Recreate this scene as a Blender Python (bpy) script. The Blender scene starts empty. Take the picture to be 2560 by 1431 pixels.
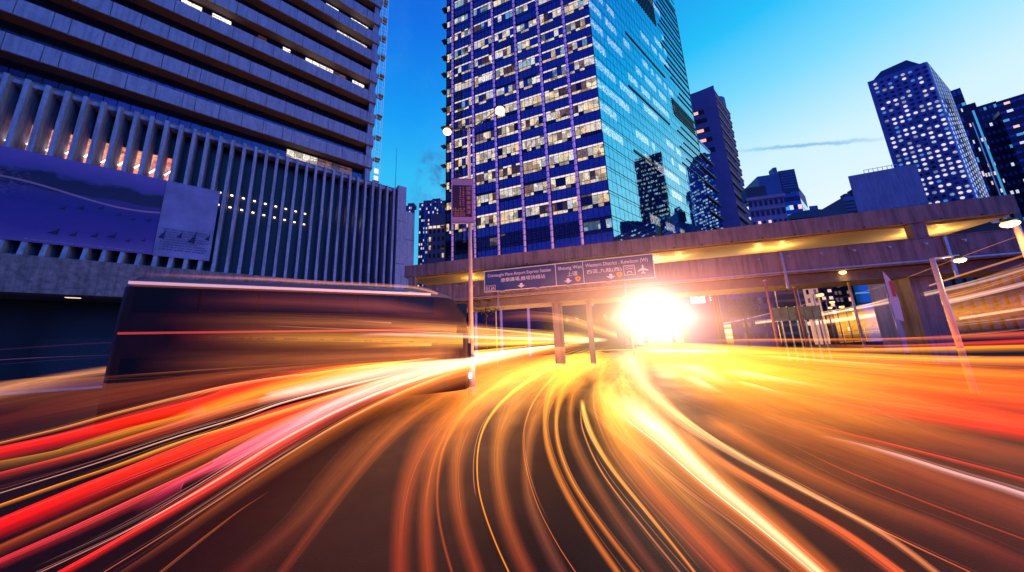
import bpy, math, random
from mathutils import Vector, Matrix
random.seed(7)
SC = bpy.context.scene
COL = SC.collection

# ---------------------------------------------------------------- camera
F0 = 745.0
RHO = math.radians(2.2)
TH = math.atan(145 / 745)
fw = Vector((0, math.cos(TH), math.sin(TH)))
r0 = Vector((1, 0, 0)); u0 = Vector((0, -math.sin(TH), math.cos(TH)))
RT = math.cos(RHO) * r0 - math.sin(RHO) * u0
UP = math.cos(RHO) * u0 + math.sin(RHO) * r0
CAM = Vector((0, 0, 2.0))
cd = bpy.data.cameras.new('camera')
cam = bpy.data.objects.new('camera', cd); COL.objects.link(cam)
cd.sensor_width = 36; cd.sensor_fit = 'HORIZONTAL'; cd.lens = 36 * F0 / 2560
cd.clip_start = 0.1; cd.clip_end = 3000
m = Matrix((RT, UP, -fw)).transposed().to_4x4(); m.translation = CAM
cam.matrix_world = m
SC.camera = cam

def ray(x, y):
    return fw * F0 + (x - 1280) * RT - (y - 715.5) * UP
def at(x, y, D):                      # point seen at a pixel, D metres away over the ground
    d = ray(x, y); return CAM + d * (D / math.hypot(d.x, d.y))
def atz(x, y, z, dmax=1e9):           # point seen at a pixel on the level z
    d = ray(x, y); h = math.hypot(d.x, d.y)
    t = (z - 2.0) / d.z if abs(d.z) > 1e-6 else 1e9
    if t <= 0 or t * h > dmax: t = dmax / h
    return CAM + d * t

# ---------------------------------------------------------------- render settings
SC.view_settings.view_transform = 'Standard'
SC.view_settings.look = 'None'
SC.view_settings.gamma = 1
SC.view_settings.use_curve_mapping = False
SC.view_settings.exposure = 0
SC.render.engine = 'CYCLES'
cy = SC.cycles
cy.use_denoising = True
cy.max_bounces = 6; cy.diffuse_bounces = 2; cy.glossy_bounces = 3; cy.transmission_bounces = 3
cy.transparent_max_bounces = 96; cy.volume_bounces = 0
cy.sample_clamp_indirect = 4

# ---------------------------------------------------------------- node helpers
class NT:
    def __init__(s, nt): s.nt = nt; s.n = nt.nodes; s.l = nt.links
    def node(s, t, **kw):
        n = s.n.new(t)
        for k, v in kw.items(): setattr(n, k, v)
        return n
    def link(s, a, b): s.l.new(a, b)
    def val(s, sock, v):
        if isinstance(v, bpy.types.NodeSocket): s.link(v, sock)
        else: sock.default_value = v
    def math(s, op, a, b=0.0, c=None, clamp=False):
        n = s.node('ShaderNodeMath', operation=op, use_clamp=clamp)
        s.val(n.inputs[0], a); s.val(n.inputs[1], b)
        if c is not None: s.val(n.inputs[2], c)
        return n.outputs[0]
    def dot(s, a, vec):
        n = s.node('ShaderNodeVectorMath', operation='DOT_PRODUCT')
        s.link(a, n.inputs[0]); n.inputs[1].default_value = tuple(vec)
        return n.outputs['Value']
    def mix(s, f, a, b, blend='MIX'):
        n = s.node('ShaderNodeMix', data_type='RGBA', blend_type=blend)
        s.val(n.inputs[0], f)
        for i, v in ((6, a), (7, b)):
            if isinstance(v, tuple) and len(v) == 3: v = v + (1,)
            s.val(n.inputs[i], v)
        return n.outputs[2]
    def ramp(s, f, stops, interp='LINEAR'):
        n = s.node('ShaderNodeValToRGB'); cr = n.color_ramp; cr.interpolation = interp
        while len(cr.elements) < len(stops): cr.elements.new(0.5)
        for e, (p, c) in zip(cr.elements, stops):
            e.position = p; e.color = (c[0], c[1], c[2], 1) if not isinstance(c, (int, float)) else (c, c, c, 1)
        s.val(n.inputs[0], f); return n.outputs[0]
    def smooth(s, v, a, b):
        n = s.node('ShaderNodeMapRange', interpolation_type='SMOOTHSTEP')
        s.val(n.inputs[0], v); n.inputs[1].default_value = a; n.inputs[2].default_value = b
        return n.outputs[0]
    def noise(s, vec, scale, detail=3, rough=.5, dist=0):
        n = s.node('ShaderNodeTexNoise'); s.link(vec, n.inputs['Vector'])
        n.inputs['Scale'].default_value = scale; n.inputs['Detail'].default_value = detail
        n.inputs['Roughness'].default_value = rough; n.inputs['Distortion'].default_value = dist
        return n.outputs[0]

# ---------------------------------------------------------------- world: dusk sky
W = bpy.data.worlds.new('World'); SC.world = W; W.use_nodes = True
W.node_tree.nodes.clear(); w = NT(W.node_tree)
tc = w.node('ShaderNodeTexCoord'); dirv = tc.outputs['Generated']
sep = w.node('ShaderNodeSeparateXYZ'); w.link(dirv, sep.inputs[0]); zz = sep.outputs[2]
glow = Vector((math.sin(math.radians(52)), math.cos(math.radians(52)), 0))
azf = w.dot(dirv, glow)
flat = w.math('SQRT', w.math('MAXIMUM', w.math('SUBTRACT', 1.0, w.math('MULTIPLY', zz, zz)), 1e-4))
azn = w.math('DIVIDE', azf, flat)
coolc = w.ramp(zz, [(0, (.05, .28, .55)), (.2, (.07, .50, .85)), (.5, (.025, .50, .92)), (.63, (.004, .33, .92)), (.78, (.002, .16, .78)), (1, (.012, .045, .42))])
warmc = w.ramp(zz, [(0, (.60, .72, .88)), (.25, (.80, .92, 1.0)), (.42, (.62, .88, 1.0)), (.56, (.20, .70, .97)), (.67, (.012, .52, .95)), (.82, (.003, .27, .80)), (1, (.012, .045, .42))])
backc = w.ramp(zz, [(0, (.03, .05, .32)), (.3, (.04, .07, .62)), (.7, (.03, .07, .62)), (1, (.012, .045, .42))])
c1 = w.mix(w.smooth(azn, .30, .93), coolc, warmc)
c1 = w.mix(w.smooth(azn, .25, -.5), c1, backc)
nz = w.noise(dirv, 3.2, 5, .6, .4)
c1 = w.mix(w.math('MULTIPLY', w.smooth(nz, .5, .8), .14), c1, (.20, .62, .98))
# long thin dusk cloud, and the cloud bank low in the gap
d1 = ray(1845, 378).normalized(); d2 = ray(2215, 347).normalized(); nn = d1.cross(d2).normalized(); dm = (d1 + d2).normalized()
nf = w.noise(dirv, 46, 4, .65)
off = w.math('ADD', w.dot(dirv, nn), w.math('MULTIPLY', w.math('SUBTRACT', nf, .5), .012))
band = w.math('SUBTRACT', 1.0, w.smooth(w.math('ABSOLUTE', off), .0005, .0062))
band = w.math('MULTIPLY', band, w.smooth(w.dot(dirv, dm), dm.dot(d1) - .004, dm.dot(d1) + .012))
c1 = w.mix(w.math('MULTIPLY', band, .8), c1, (.035, .36, .72))
for (px, py, r, s_) in ((1092, 430, .075, .8), (1080, 500, .08, .5)):
    dc = ray(px, py).normalized()
    nb = w.noise(dirv, 9, 5, .6)
    mk_ = w.math('MULTIPLY', w.smooth(w.dot(dirv, dc), math.cos(r), 1.0), w.smooth(nb, .42, .6))
    c1 = w.mix(w.math('MULTIPLY', mk_, s_ * 1.3, clamp=True), c1, (.03, .20, .50) if px != 2460 else (.16, .38, .66))
sky = w.node('ShaderNodeTexSky', sky_type='NISHITA'); sky.sun_disc = False
sky.sun_elevation = math.radians(1.0); sky.sun_rotation = math.radians(52)
nish = w.mix(1.0, sky.outputs[0], (.02, .02, .03, 1), 'MULTIPLY')
tot = w.mix(1.0, c1, nish, 'ADD')
bg = w.node('ShaderNodeBackground'); w.link(tot, bg.inputs[0]); bg.inputs[1].default_value = 1.0
wo = w.node('ShaderNodeOutputWorld'); w.link(bg.outputs[0], wo.inputs[0])

sl = bpy.data.lights.new('dusk_fill', 'SUN'); sl.energy = 1.0; sl.angle = math.radians(50); sl.color = (.06, .12, 1.0)
so = bpy.data.objects.new('dusk_fill', sl); COL.objects.link(so)
so.rotation_euler = Vector((-.75, .75, -.30)).to_track_quat('-Z', 'Y').to_euler()   # blue fill added to stand for the evening sky's soft light

# ---------------------------------------------------------------- materials
def mat(name, color, rough=.6, metal=0.0, var=0.0, vscale=1.0, bump=0.0, bscale=20, emit=None, es=0, coat=0, spec=.5, streak=0):
    M = bpy.data.materials.new(name); M.use_nodes = True
    t = NT(M.node_tree); b = t.n['Principled BSDF']
    g = t.node('ShaderNodeNewGeometry'); pos = g.outputs['Position']
    c = color + (1,)
    if var:
        n1 = t.noise(pos, vscale, 5, .6)
        dk = tuple(max(0, x * (1 - var)) for x in color); lt = tuple(min(1, x * (1 + var)) for x in color)
        c = t.ramp(n1, [(.3, dk), (.7, lt)])
    if streak:
        vm = t.node('ShaderNodeVectorMath', operation='MULTIPLY'); t.link(pos, vm.inputs[0]); vm.inputs[1].default_value = (2.2, 2.2, .16)
        sk = t.ramp(t.noise(vm.outputs[0], 1.6, 5, .7), [(.36, 1 - streak), (.56, 1.0)])
        c = t.mix(1.0, c, sk, 'MULTIPLY')
    t.val(b.inputs['Base Color'], c)
    b.inputs['Roughness'].default_value = rough; b.inputs['Metallic'].default_value = metal
    b.inputs['Specular IOR Level'].default_value = spec
    b.inputs['Coat Weight'].default_value = coat
    if bump:
        bn = t.node('ShaderNodeBump'); bn.inputs['Strength'].default_value = bump; bn.inputs['Distance'].default_value = .02
        t.link(t.noise(pos, bscale, 4), bn.inputs['Height']); t.link(bn.outputs[0], b.inputs['Normal'])
    if emit:
        b.inputs['Emission Color'].default_value = emit + (1,); b.inputs['Emission Strength'].default_value = es
    M['h'] = 1
    return M

def glassmat(name, color, rough=.04, wav=.25, wscale=.35, metal=.85):
    M = bpy.data.materials.new(name); M.use_nodes = True
    t = NT(M.node_tree); b = t.n['Principled BSDF']
    g = t.node('ShaderNodeNewGeometry'); pos = g.outputs['Position']
    oi = t.node('ShaderNodeObjectInfo')
    n1 = t.noise(pos, .9, 2)
    t.val(b.inputs['Base Color'], t.ramp(n1, [(.3, tuple(x * .8 for x in color)), (.7, color)]))
    b.inputs['Metallic'].default_value = metal; b.inputs['Roughness'].default_value = rough
    bn = t.node('ShaderNodeBump'); bn.inputs['Strength'].default_value = wav; bn.inputs['Distance'].default_value = .05
    t.link(t.noise(pos, wscale, 2, .4, .6), bn.inputs['Height']); t.link(bn.outputs[0], b.inputs['Normal'])
    return M

def litmat(name, cols, strength, scale=.9, lo=.15, coat=True):
    """lit room behind glass: rooms of differing brightness, blinds and ceiling lamps"""
    M = bpy.data.materials.new(name); M.use_nodes = True
    t = NT(M.node_tree); b = t.n['Principled BSDF']
    g = t.node('ShaderNodeNewGeometry'); pos = g.outputs['Position']
    v = t.node('ShaderNodeTexVoronoi', distance='CHEBYCHEV'); t.link(pos, v.inputs['Vector']); v.inputs['Scale'].default_value = scale * .5
    sp = t.node('ShaderNodeSeparateColor'); t.link(v.outputs['Color'], sp.inputs[0])
    room = t.ramp(sp.outputs[0], [(0, lo), (.35, lo * 2), (.6, .8), (1, 1.0)])
    n2 = t.noise(pos, scale * 3.6, 5, .85)
    det = t.ramp(n2, [(.34, .10), (.46, .65), (.58, 1.0), (.68, 2.1)])
    cc = t.ramp(sp.outputs[1], [(0, cols[0]), (.5, cols[1]), (1, cols[2])])
    b.inputs['Base Color'].default_value = (.02, .02, .03, 1); b.inputs['Roughness'].default_value = .06
    t.link(cc, b.inputs['Emission Color'])
    t.link(t.math('MULTIPLY', t.math('MULTIPLY', room, det), strength), b.inputs['Emission Strength'])
    M.cycles.emission_sampling = 'NONE'
    return M

def emitmat(name, color, s, samp='AUTO'):
    M = bpy.data.materials.new(name); M.use_nodes = True
    t = NT(M.node_tree); b = t.n['Principled BSDF']
    b.inputs['Base Color'].default_value = (.8, .8, .8, 1)
    b.inputs['Emission Color'].default_value = color + (1,); b.inputs['Emission Strength'].default_value = s
    M.cycles.emission_sampling = samp
    return M

CON = mat('concrete_blue_grey', (.31, .34, .50), .85, streak=.3, var=.13, vscale=2.6, bump=.5, bscale=30)
COND = mat('concrete_shadowed_soffit', (.16, .14, .15), .9, var=.2, vscale=2, bump=.3)  # soffit shade put into a darker concrete colour
CONB = mat('concrete_bridge', (.24, .19, .19), .8, streak=.5, var=.16, vscale=.8, bump=.4, bscale=14)
CONP = mat('concrete_plinth', (.25, .19, .21), .85, streak=.4, var=.35, vscale=2.6, bump=.6, bscale=9)
FIN = mat('fin_stone', (.31, .35, .52), .8, streak=.45, var=.15, vscale=3, bump=.4)
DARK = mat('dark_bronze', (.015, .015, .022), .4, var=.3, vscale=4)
BLACK = mat('black_steel', (.008, .008, .012), .45)
DGLASS = glassmat('dark_window_glass', (.05, .06, .12), .08, .2, .6)
BGLASS = glassmat('blue_glass', (.10, .16, .42), .05, .35, .5)
CGLASS = glassmat('cyan_mirror_glass', (.22, .74, .92), .02, .22, .22, 1.0)
PURP = mat('lavender_column_glow', (.62, .42, .85), .35, .3, emit=(.42, .25, .85), es=.35)  # lamplight on the columns put in as their own glow
MULL = mat('mullion_metal', (.02, .022, .05), .3, .6)
LIT1 = litmat('office_light_warm', [(1, .62, .34), (1, .80, .52), (1, .92, .76)], 1.35, 1.7, .22)
LIT2 = litmat('office_light_white', [(.95, .95, 1), (1, .93, .85), (1, .85, .65)], 2.0, .8, .5)
LIT3 = litmat('office_light_dim', [(.5, .22, .2), (.8, .45, .3), (.35, .25, .45)], .38)
LITT = litmat('tower_light_cool', [(.85, .88, 1), (1, .92, .82), (1, .80, .58)], 1.25, 1.5, .3)
LITB = litmat('office_light_blue', [(.2, .5, 1), (.45, .75, 1), (.9, .95, 1)], .8)
TRANS = emitmat('transom_light', (1, .80, .58), .95, 'NONE')
LITR = litmat('foyer_light_red', [(1, .30, .22), (1, .38, .25), (.8, .25, .3)], 1.1, .5, .6)
TUBE = emitmat('tube_light', (1, .80, .62), 3.0, 'NONE')
WHITEP = mat('white_paint', (.75, .75, .78), .5)
METAL = mat('galvanised_steel', (.45, .42, .42), .4, .6, var=.2, vscale=6)
POLE = mat('pole_paint', (.60, .48, .45), .5, .2, var=.15, vscale=4)
SIGNB = mat('sign_blue', (.035, .065, .19), .45)
SIGNW = mat('sign_white_glow', (.80, .72, .78), .5, emit=(1, .75, .8), es=.05)  # print given a slight glow for the lamplight on the sign
YEL = mat('shield_orange', (.85, .42, .06), .5)
SODIUM = emitmat('sodium_bulb', (1, .52, .17), 3.6)
SODFAR = emitmat('sodium_bulb_far', (1, .42, .09), 3.6, 'NONE')

# ---------------------------------------------------------------- mesh helpers
MESH = {}
def mesh(name, V, Fc, M, smooth=False):
    me = bpy.data.meshes.new(name); me.from_pydata([tuple(v) for v in V], [], Fc); me.validate(); me.update()
    if M: me.materials.append(M)
    if smooth:
        for p in me.polygons: p.use_smooth = True
    return me
CUBEF = [(0, 3, 2, 1), (4, 5, 6, 7), (0, 1, 5, 4), (1, 2, 6, 5), (2, 3, 7, 6), (3, 0, 4, 7)]
def cubev(a0, a1, b0, b1, c0, c1):
    return [(a0, b0, c0), (a1, b0, c0), (a1, b1, c0), (a0, b1, c0), (a0, b0, c1), (a1, b0, c1), (a1, b1, c1), (a0, b1, c1)]
def unit(M):
    k = 'u' + M.name
    if k not in MESH: MESH[k] = mesh('block_' + M.name, cubev(0, 1, 0, 1, 0, 1), CUBEF, M)
    return MESH[k]
def tag(o, label=None, cat=None, group=None, kind=None):
    if label: o['label'] = label
    if cat: o['category'] = cat
    if group: o['group'] = group
    if kind: o['kind'] = kind
    return o
def thing(name, loc, label, cat, group=None):
    o = bpy.data.objects.new(name, None); COL.objects.link(o); o.location = loc
    o.empty_display_size = .3
    return tag(o, label, cat, group)
def wpos(o):
    v = Vector(o.location)
    while o.parent: o = o.parent; v += Vector(o.location)
    return v
def wm(o):
    b_ = Matrix.LocRotScale(o.location, o.rotation_euler, o.scale)
    return wm(o.parent) @ o.matrix_parent_inverse @ b_ if o.parent else b_
def ob(name, me, parent=None, loc=(0, 0, 0), rot=None, scale=None):
    """loc is given in world coordinates; parents are never rotated or scaled"""
    o = bpy.data.objects.new(name, me); COL.objects.link(o)
    if parent is not None and parent.parent is not None:      # a sub-part
        o.parent = parent; o.matrix_parent_inverse = wm(parent).inverted(); o.location = loc
    elif parent is not None: o.parent = parent; o.location = Vector(loc) - wpos(parent)
    else: o.location = loc
    if rot: o.rotation_euler = rot
    if scale: o.scale = scale
    return o
class Fac:
    """a frame on a facade: s to the right, y inwards, z up"""
    def __init__(s, O, a):
        s.O = Vector((O[0], O[1], 0)); s.a = math.radians(a)
        s.t = Vector((math.sin(s.a), math.cos(s.a), 0)); s.n = Vector((s.t.y, -s.t.x, 0)); s.rz = math.pi / 2 - s.a
    def p(s, a, y, z): return s.O + s.t * a - s.n * y + Vector((0, 0, z))
    def hit(s, px, py, w=0.0):
        d = ray(px, py); O = s.O + s.n * w; k = (O - CAM).dot(s.n) / d.dot(s.n); P = CAM + d * k
        return (P - O).dot(s.t), P.z
    def box(s, parent, name, s0, s1, y0, y1, z0, z1, M):
        return ob(name, unit(M), parent, s.p(s0, y0, z0), (0, 0, s.rz), (s1 - s0, y1 - y0, z1 - z0))
    def joined(s, parent, name, boxes, M, kind=None, loc=None):
        V = []; Fs = []; base = Vector(loc) if loc else s.p(0, 0, 0)
        for (s0, s1, y0, y1, z0, z1) in boxes:
            k = len(V)
            V += [s.p(*c) - base for c in cubev(s0, s1, y0, y1, z0, z1)]
            Fs += [tuple(i + k for i in f) for f in CUBEF]
        o = ob(name, mesh(name, V, Fs, M), parent, base)
        if kind: o['kind'] = kind
        return o
    def pieces(s, parent, name, items, limit=300):
        """items (s0,s1,y0,y1,z0,z1,mat): the largest in the picture as parts, the rest joined"""
        def size(b):
            P = s.p((b[0] + b[1]) / 2, b[2], (b[4] + b[5]) / 2) - CAM
            dz = P.dot(fw)
            if dz < 1: return 0
            x = 1280 + F0 * P.dot(RT) / dz; y = 715.5 - F0 * P.dot(UP) / dz
            vis = 1 if (-30 < x < 2590 and -30 < y < 760) else .01
            return vis * (b[1] - b[0]) * (b[5] - b[4]) / dz ** 2
        items = sorted(items, key=size, reverse=True)
        for b in items[:limit]: s.box(parent, name, *b)
        rest = {}
        for b in items[limit:]: rest.setdefault(b[6].name, []).append(b)
        for k, L in rest.items():
            s.joined(parent, name, [b[:6] for b in L], L[0][6], 'stuff')
def tube(name, pts, r, M, parent=None, seg=8, r2=None, loc=None):
    base = Vector(loc) if loc else Vector(pts[0]); V = []; Fs = []; n = len(pts)
    for i, p in enumerate(pts):
        p = Vector(p); d = (Vector(pts[min(i + 1, n - 1)]) - Vector(pts[max(i - 1, 0)])).normalized()
        a = d.cross(Vector((0, 0, 1)));
        if a.length < 1e-3: a = Vector((1, 0, 0))
        a.normalize(); b = d.cross(a); rr = r + ((r2 if r2 is not None else r) - r) * i / max(1, n - 1)
        for k in range(seg):
            t = 2 * math.pi * k / seg; V.append(p - base + (a * math.cos(t) + b * math.sin(t)) * rr)
    for i in range(n - 1):
        for k in range(seg):
            k2 = (k + 1) % seg; Fs.append((i * seg + k, i * seg + k2, (i + 1) * seg + k2, (i + 1) * seg + k))
    Fs.append(tuple(range(seg))[::-1]); Fs.append(tuple((n - 1) * seg + k for k in range(seg)))
    return ob(name, mesh(name, V, Fs, M, True), parent, base)
def prism(name, prof, F_, s0, s1, M, parent, share=None):
    """profile in (y,z) swept along s"""
    V = [(0, y, z) for y, z in prof] + [(1, y, z) for y, z in prof]; n = len(prof)
    Fs = [tuple(range(n)), tuple(range(2 * n - 1, n - 1, -1))] + [(i, i + n, (i + 1) % n + n, (i + 1) % n) for i in range(n)]
    me = MESH.get(share) if share else None
    if me is None:
        me = mesh(name, V, Fs, M)
        if share: MESH[share] = me
    return ob(name, me, parent, F_.p(s0, 0, 0), (0, 0, F_.rz), (s1 - s0, 1, 1))
def textmesh(body, size, M, bold=False):
    c = bpy.data.curves.new('t', 'FONT'); c.body = body; c.size = size; c.extrude = .004
    c.align_x = 'LEFT'; c.offset = .006 if bold else 0.0
    o = bpy.data.objects.new('t', c); COL.objects.link(o)
    dg = bpy.context.evaluated_depsgraph_get(); dg.update()
    me = bpy.data.meshes.new_from_object(o.evaluated_get(dg)); me.materials.clear(); me.materials.append(M)
    bpy.data.objects.remove(o); bpy.data.curves.remove(c)
    return me
def put_text(F_, parent, body, s0, z0, height, width, y, M, name='lettering'):
    me = textmesh(body, 1.0, M)
    if not me.vertices: return None
    xs = [v.co.x for v in me.vertices]; zs = [v.co.y for v in me.vertices]
    x0, x1, y0_, y1 = min(xs), max(xs), min(zs), max(zs)
    sx = width / (x1 - x0); sy = height / (y1 - y0_)
    me.transform(Matrix(((sx, 0, 0, -x0 * sx), (0, 0, -1, 0), (0, sy, 0, -y0_ * sy), (0, 0, 0, 1))))
    return ob(name, me, parent, F_.p(s0, y, z0), (0, 0, F_.rz))
def ballmesh(key, M, seg=12, rings=8):
    if key not in MESH:
        V = []; Fs = []
        for i in range(rings + 1):
            for k in range(seg):
                a = math.pi * i / rings; b = 2 * math.pi * k / seg
                V.append((math.sin(a) * math.cos(b), math.sin(a) * math.sin(b), math.cos(a)))
        for i in range(rings):
            for k in range(seg):
                Fs.append((i * seg + k, (i + 1) * seg + k, (i + 1) * seg + (k + 1) % seg, i * seg + (k + 1) % seg))
        MESH[key] = mesh(key, V, Fs, M, True)
    return MESH[key]
def point(loc, e, col, r=.15, parent=None):
    L = bpy.data.lights.new('lamp_light', 'POINT'); L.energy = e; L.color = col; L.shadow_soft_size = r
    o = bpy.data.objects.new('lamp_light', L); COL.objects.link(o)
    if parent is not None: o.parent = parent; o.location = Vector(loc) - wpos(parent)
    else: o.location = loc
    return o

# ---------------------------------------------------------------- ground
GA = bpy.data.materials.new('asphalt'); GA.use_nodes = True
t = NT(GA.node_tree); b = t.n['Principled BSDF']; g = t.node('ShaderNodeNewGeometry'); pos = g.outputs['Position']
n1 = t.noise(pos, .5, 5, .6); n2 = t.noise(pos, 60, 3)
t.val(b.inputs['Base Color'], t.mix(n1, (.006, .0045, .005), (.014, .010, .010)))
b.inputs['Specular IOR Level'].default_value = .12; t.val(b.inputs['Roughness'], t.ramp(n1, [(.3, .45), (.7, .65)]))
bn = t.node('ShaderNodeBump'); bn.inputs['Strength'].default_value = .35; bn.inputs['Distance'].default_value = .01
t.link(n2, bn.inputs['Height']); t.link(bn.outputs[0], b.inputs['Normal'])
ground = ob('ground', mesh('ground', [(-900, -900, -.012), (900, -900, -.012), (900, 900, -.012), (-900, 900, -.012)], [(0, 1, 2, 3)], mat('ground_paving', (.06, .055, .06), .7, var=.3, vscale=.4)))
tag(ground, kind='structure')
road = ob('road', mesh('road', [(-60, -30, 0), (60, -30, 0), (90, 160, 0), (14, 160, 0), (8, 42, 0), (-60, 17, 0)], [(0, 1, 2, 3, 4, 5)], GA))
tag(road, kind='structure')

# ---------------------------------------------------------------- left building
PO = Fac((-41.97, 23.29), 50)
po = thing('office_building', PO.p(14, 0, 0), 'broad concrete office block with a tall finned front and stacked spandrel storeys', 'building')
# plinth beam, undercroft
PO.box(po, 'plinth_beam', -14, 31.4, -1.25, .6, 7.6, 10.72, CONP)
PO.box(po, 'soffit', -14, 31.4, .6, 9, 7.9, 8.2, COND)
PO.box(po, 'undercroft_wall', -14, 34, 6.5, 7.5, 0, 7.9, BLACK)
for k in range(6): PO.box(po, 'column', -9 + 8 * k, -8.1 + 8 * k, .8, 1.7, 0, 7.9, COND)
for k in range(5): PO.box(po, 'shop_window', -7.4 + 8 * k, -1.4 + 8 * k, 6.3, 6.45, .5, 4.2, DARK)
for k in range(9): PO.box(po, 'ceiling_lamp', -11 + 4.6 * k, -10.2 + 4.6 * k, 2.4, 2.8, 7.78, 7.86, mat('downlight', (.2, .2, .2), .5, emit=(1, .75, .5), es=1.2) if k == 0 else bpy.data.materials['downlight'])
# fins and recessed bays
prof = [(-.95, 11.7), (-.95, 26.55), (.95, 26.55), (.95, 10.72), (-1.2, 10.72)]
NF = 41
for k in range(-9, NF - 10):
    s_ = .2 + 1.025 * k
    prism('fin', prof, PO, s_ - .14, s_ + .14, FIN, po, 'fin')
for k in range(-9, NF - 11):
    s_ = .2 + 1.025 * k
    PO.box(po, 'lintel', s_ + .15, s_ + .875, -.55, .6, 26.1, 26.5, FIN)
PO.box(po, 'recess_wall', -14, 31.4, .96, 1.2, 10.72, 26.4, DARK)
PO.box(po, 'podium_roof', -14, 31.4, -.5, 14, 26.56, 26.7, COND)
for k in range(-2, 8):           # lit foyer bays
    s_ = .2 + 1.025 * k
    wn = PO.box(po, 'lit_window', s_ + .15, s_ + .875, .86, .94, 20.5, 23.2, LITR)
    PO.box(wn, 'window_bar', s_ + .5, s_ + .55, .8, .855, 20.5, 23.2, BLACK)
    tube('tube_lamp', [PO.p(s_ + .2, .7, 20.95 + .1 * (k % 3)), PO.p(s_ + .68, .7, 21.75 + .1 * (k % 3))], .06, TUBE, wn, 6)
for k in range(11, 20):          # small lamps deep between the fins
    s_ = .2 + 1.025 * k
    for z_ in (19.6 - .06 * k, 21.1 - .06 * k): PO.box(po, 'small_lamp', s_ + .3, s_ + .52, .7, .9, z_, z_ + .1, TUBE)
for k, z_, h_ in ((21, 20.2, .9), (22, 20.1, 1.2), (23, 20, 1.4), (24, 19.6, 1.4), (25, 19.4, 1.2)):
    s_ = .2 + 1.025 * k
    PO.box(po, 'glowing_slot', s_ + .16, s_ + .3, .4, .9, z_, z_ + h_, LIT1)
PO.box(po, 'end_pier', 31.45, 32.75, -1.1, 1.4, 0, 27.1, CON)
PO.box(po, 'end_block', 32.8, 34.3, -.6, 5.5, 0, 23.3, CON)
PO.box(po, 'joint_line', 32.82, 34.28, -.63, -.605, 18.6, 18.66, BLACK)
PO.box(po, 'joint_line', 31.5, 32.7, -1.13, -1.105, 21.2, 21.26, BLACK)
PO.box(po, 'joint_line', 31.5, 32.7, -1.13, -1.105, 14.4, 14.46, BLACK)
# slab tower above: rows of spandrel panels over recessed windows
SY = 2.0; XR = 28.3; PT = 4.0
lit_px = [(530, 575, 20, 60), (697, 735, 98, 135), (757, 778, 128, 150), (782, 835, 140, 182), (884, 910, 190, 215), (845, 925, 58, 118),
          (905, 930, 42, 68), (448, 500, -12, 22), (818, 860, -6, 25)]
warm_px = [(708, 795, 360, 415)]; dim_px = [(800, 882, 392, 430), (840, 870, 170, 200), (640, 672, 78, 100)]
def in_px(L, F_, s_, z_, w_):
    P = F_.p(s_, -w_, z_) - CAM; dz = P.dot(fw); x = 1280 + F0 * P.dot(RT) / dz; y = 715.5 - F0 * P.dot(UP) / dz
    return any(a <= x <= b_ and c - 8 <= y <= d_ + 8 for a, b_, c, d_ in L)
pans = []; wins = []; mulls = []
PO.box(po, 'tower_core', -26, XR - 1.0, SY + 1.6, SY + 14, 26.7, 84, DARK)
bnd = []; s_ = -1.75 - 9.27 * 3
while s_ < XR:
    for wd in (1.0, 2.07, 2.07, 2.07, 2.06):
        if s_ > -26 and s_ < XR - .3: bnd.append((s_, min(s_ + wd, XR)))
        s_ += wd
for r in range(14):
    z0 = 30.4 + PT * r
    vis0 = -6 if r < 5 else -3
    for (a_, b_) in bnd:
        if a_ < -12: continue
        y0 = SY + random.uniform(-.012, .012)
        pans.append((a_ + .03, b_ - .03, y0, y0 + .16, z0, z0 + 1.85, CON))
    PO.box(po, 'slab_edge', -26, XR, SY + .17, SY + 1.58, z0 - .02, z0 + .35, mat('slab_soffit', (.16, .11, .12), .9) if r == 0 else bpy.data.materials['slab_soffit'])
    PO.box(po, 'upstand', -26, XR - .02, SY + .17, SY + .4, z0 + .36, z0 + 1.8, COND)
    zb = z0 - 2.15
    PO.box(po, 'window_head', -26, XR - 1, SY + 1.40, SY + 1.58, z0 - .3, z0 - .05, BLACK)
    a_ = -12.0
    while a_ < XR - 1.2:
        b_ = a_ + .92
        c_ = (a_ + b_) / 2; zc = zb + 1.1
        M = LIT2 if in_px(lit_px, PO, c_, zc, -SY - 1.4) else LIT1 if in_px(warm_px, PO, c_, zc, -SY - 1.4) else LIT3 if in_px(dim_px, PO, c_, zc, -SY - 1.4) else None
        if M:
            wins.append((a_ + .03, b_ - .03, SY + 1.42, SY + 1.5, zb + .1, z0 - .34, M))
            PO.box(po, 'window_bar', a_ + .04, b_ - .04, SY + 1.38, SY + 1.415, zb + 1.45, zb + 1.51, BLACK) if int(a_ * 7) % 2 else None
            a_ = b_
        else:
            e_ = min(a_ + .92, XR - 1.1)
            if r < 10: wins.append((a_ + .03, e_ - .03, SY + 1.44, SY + 1.5, zb + .1, z0 - .34, DGLASS))
            a_ = e_ if e_ > a_ else a_ + 1
PO.pieces(po, 'spandrel_panel', pans)
PO.pieces(po, 'window', wins)
PO.box(po, 'tower_end_wall', XR - .95, XR - .2, SY + .42, SY + 13, 26.72, 84, CON)
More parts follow.
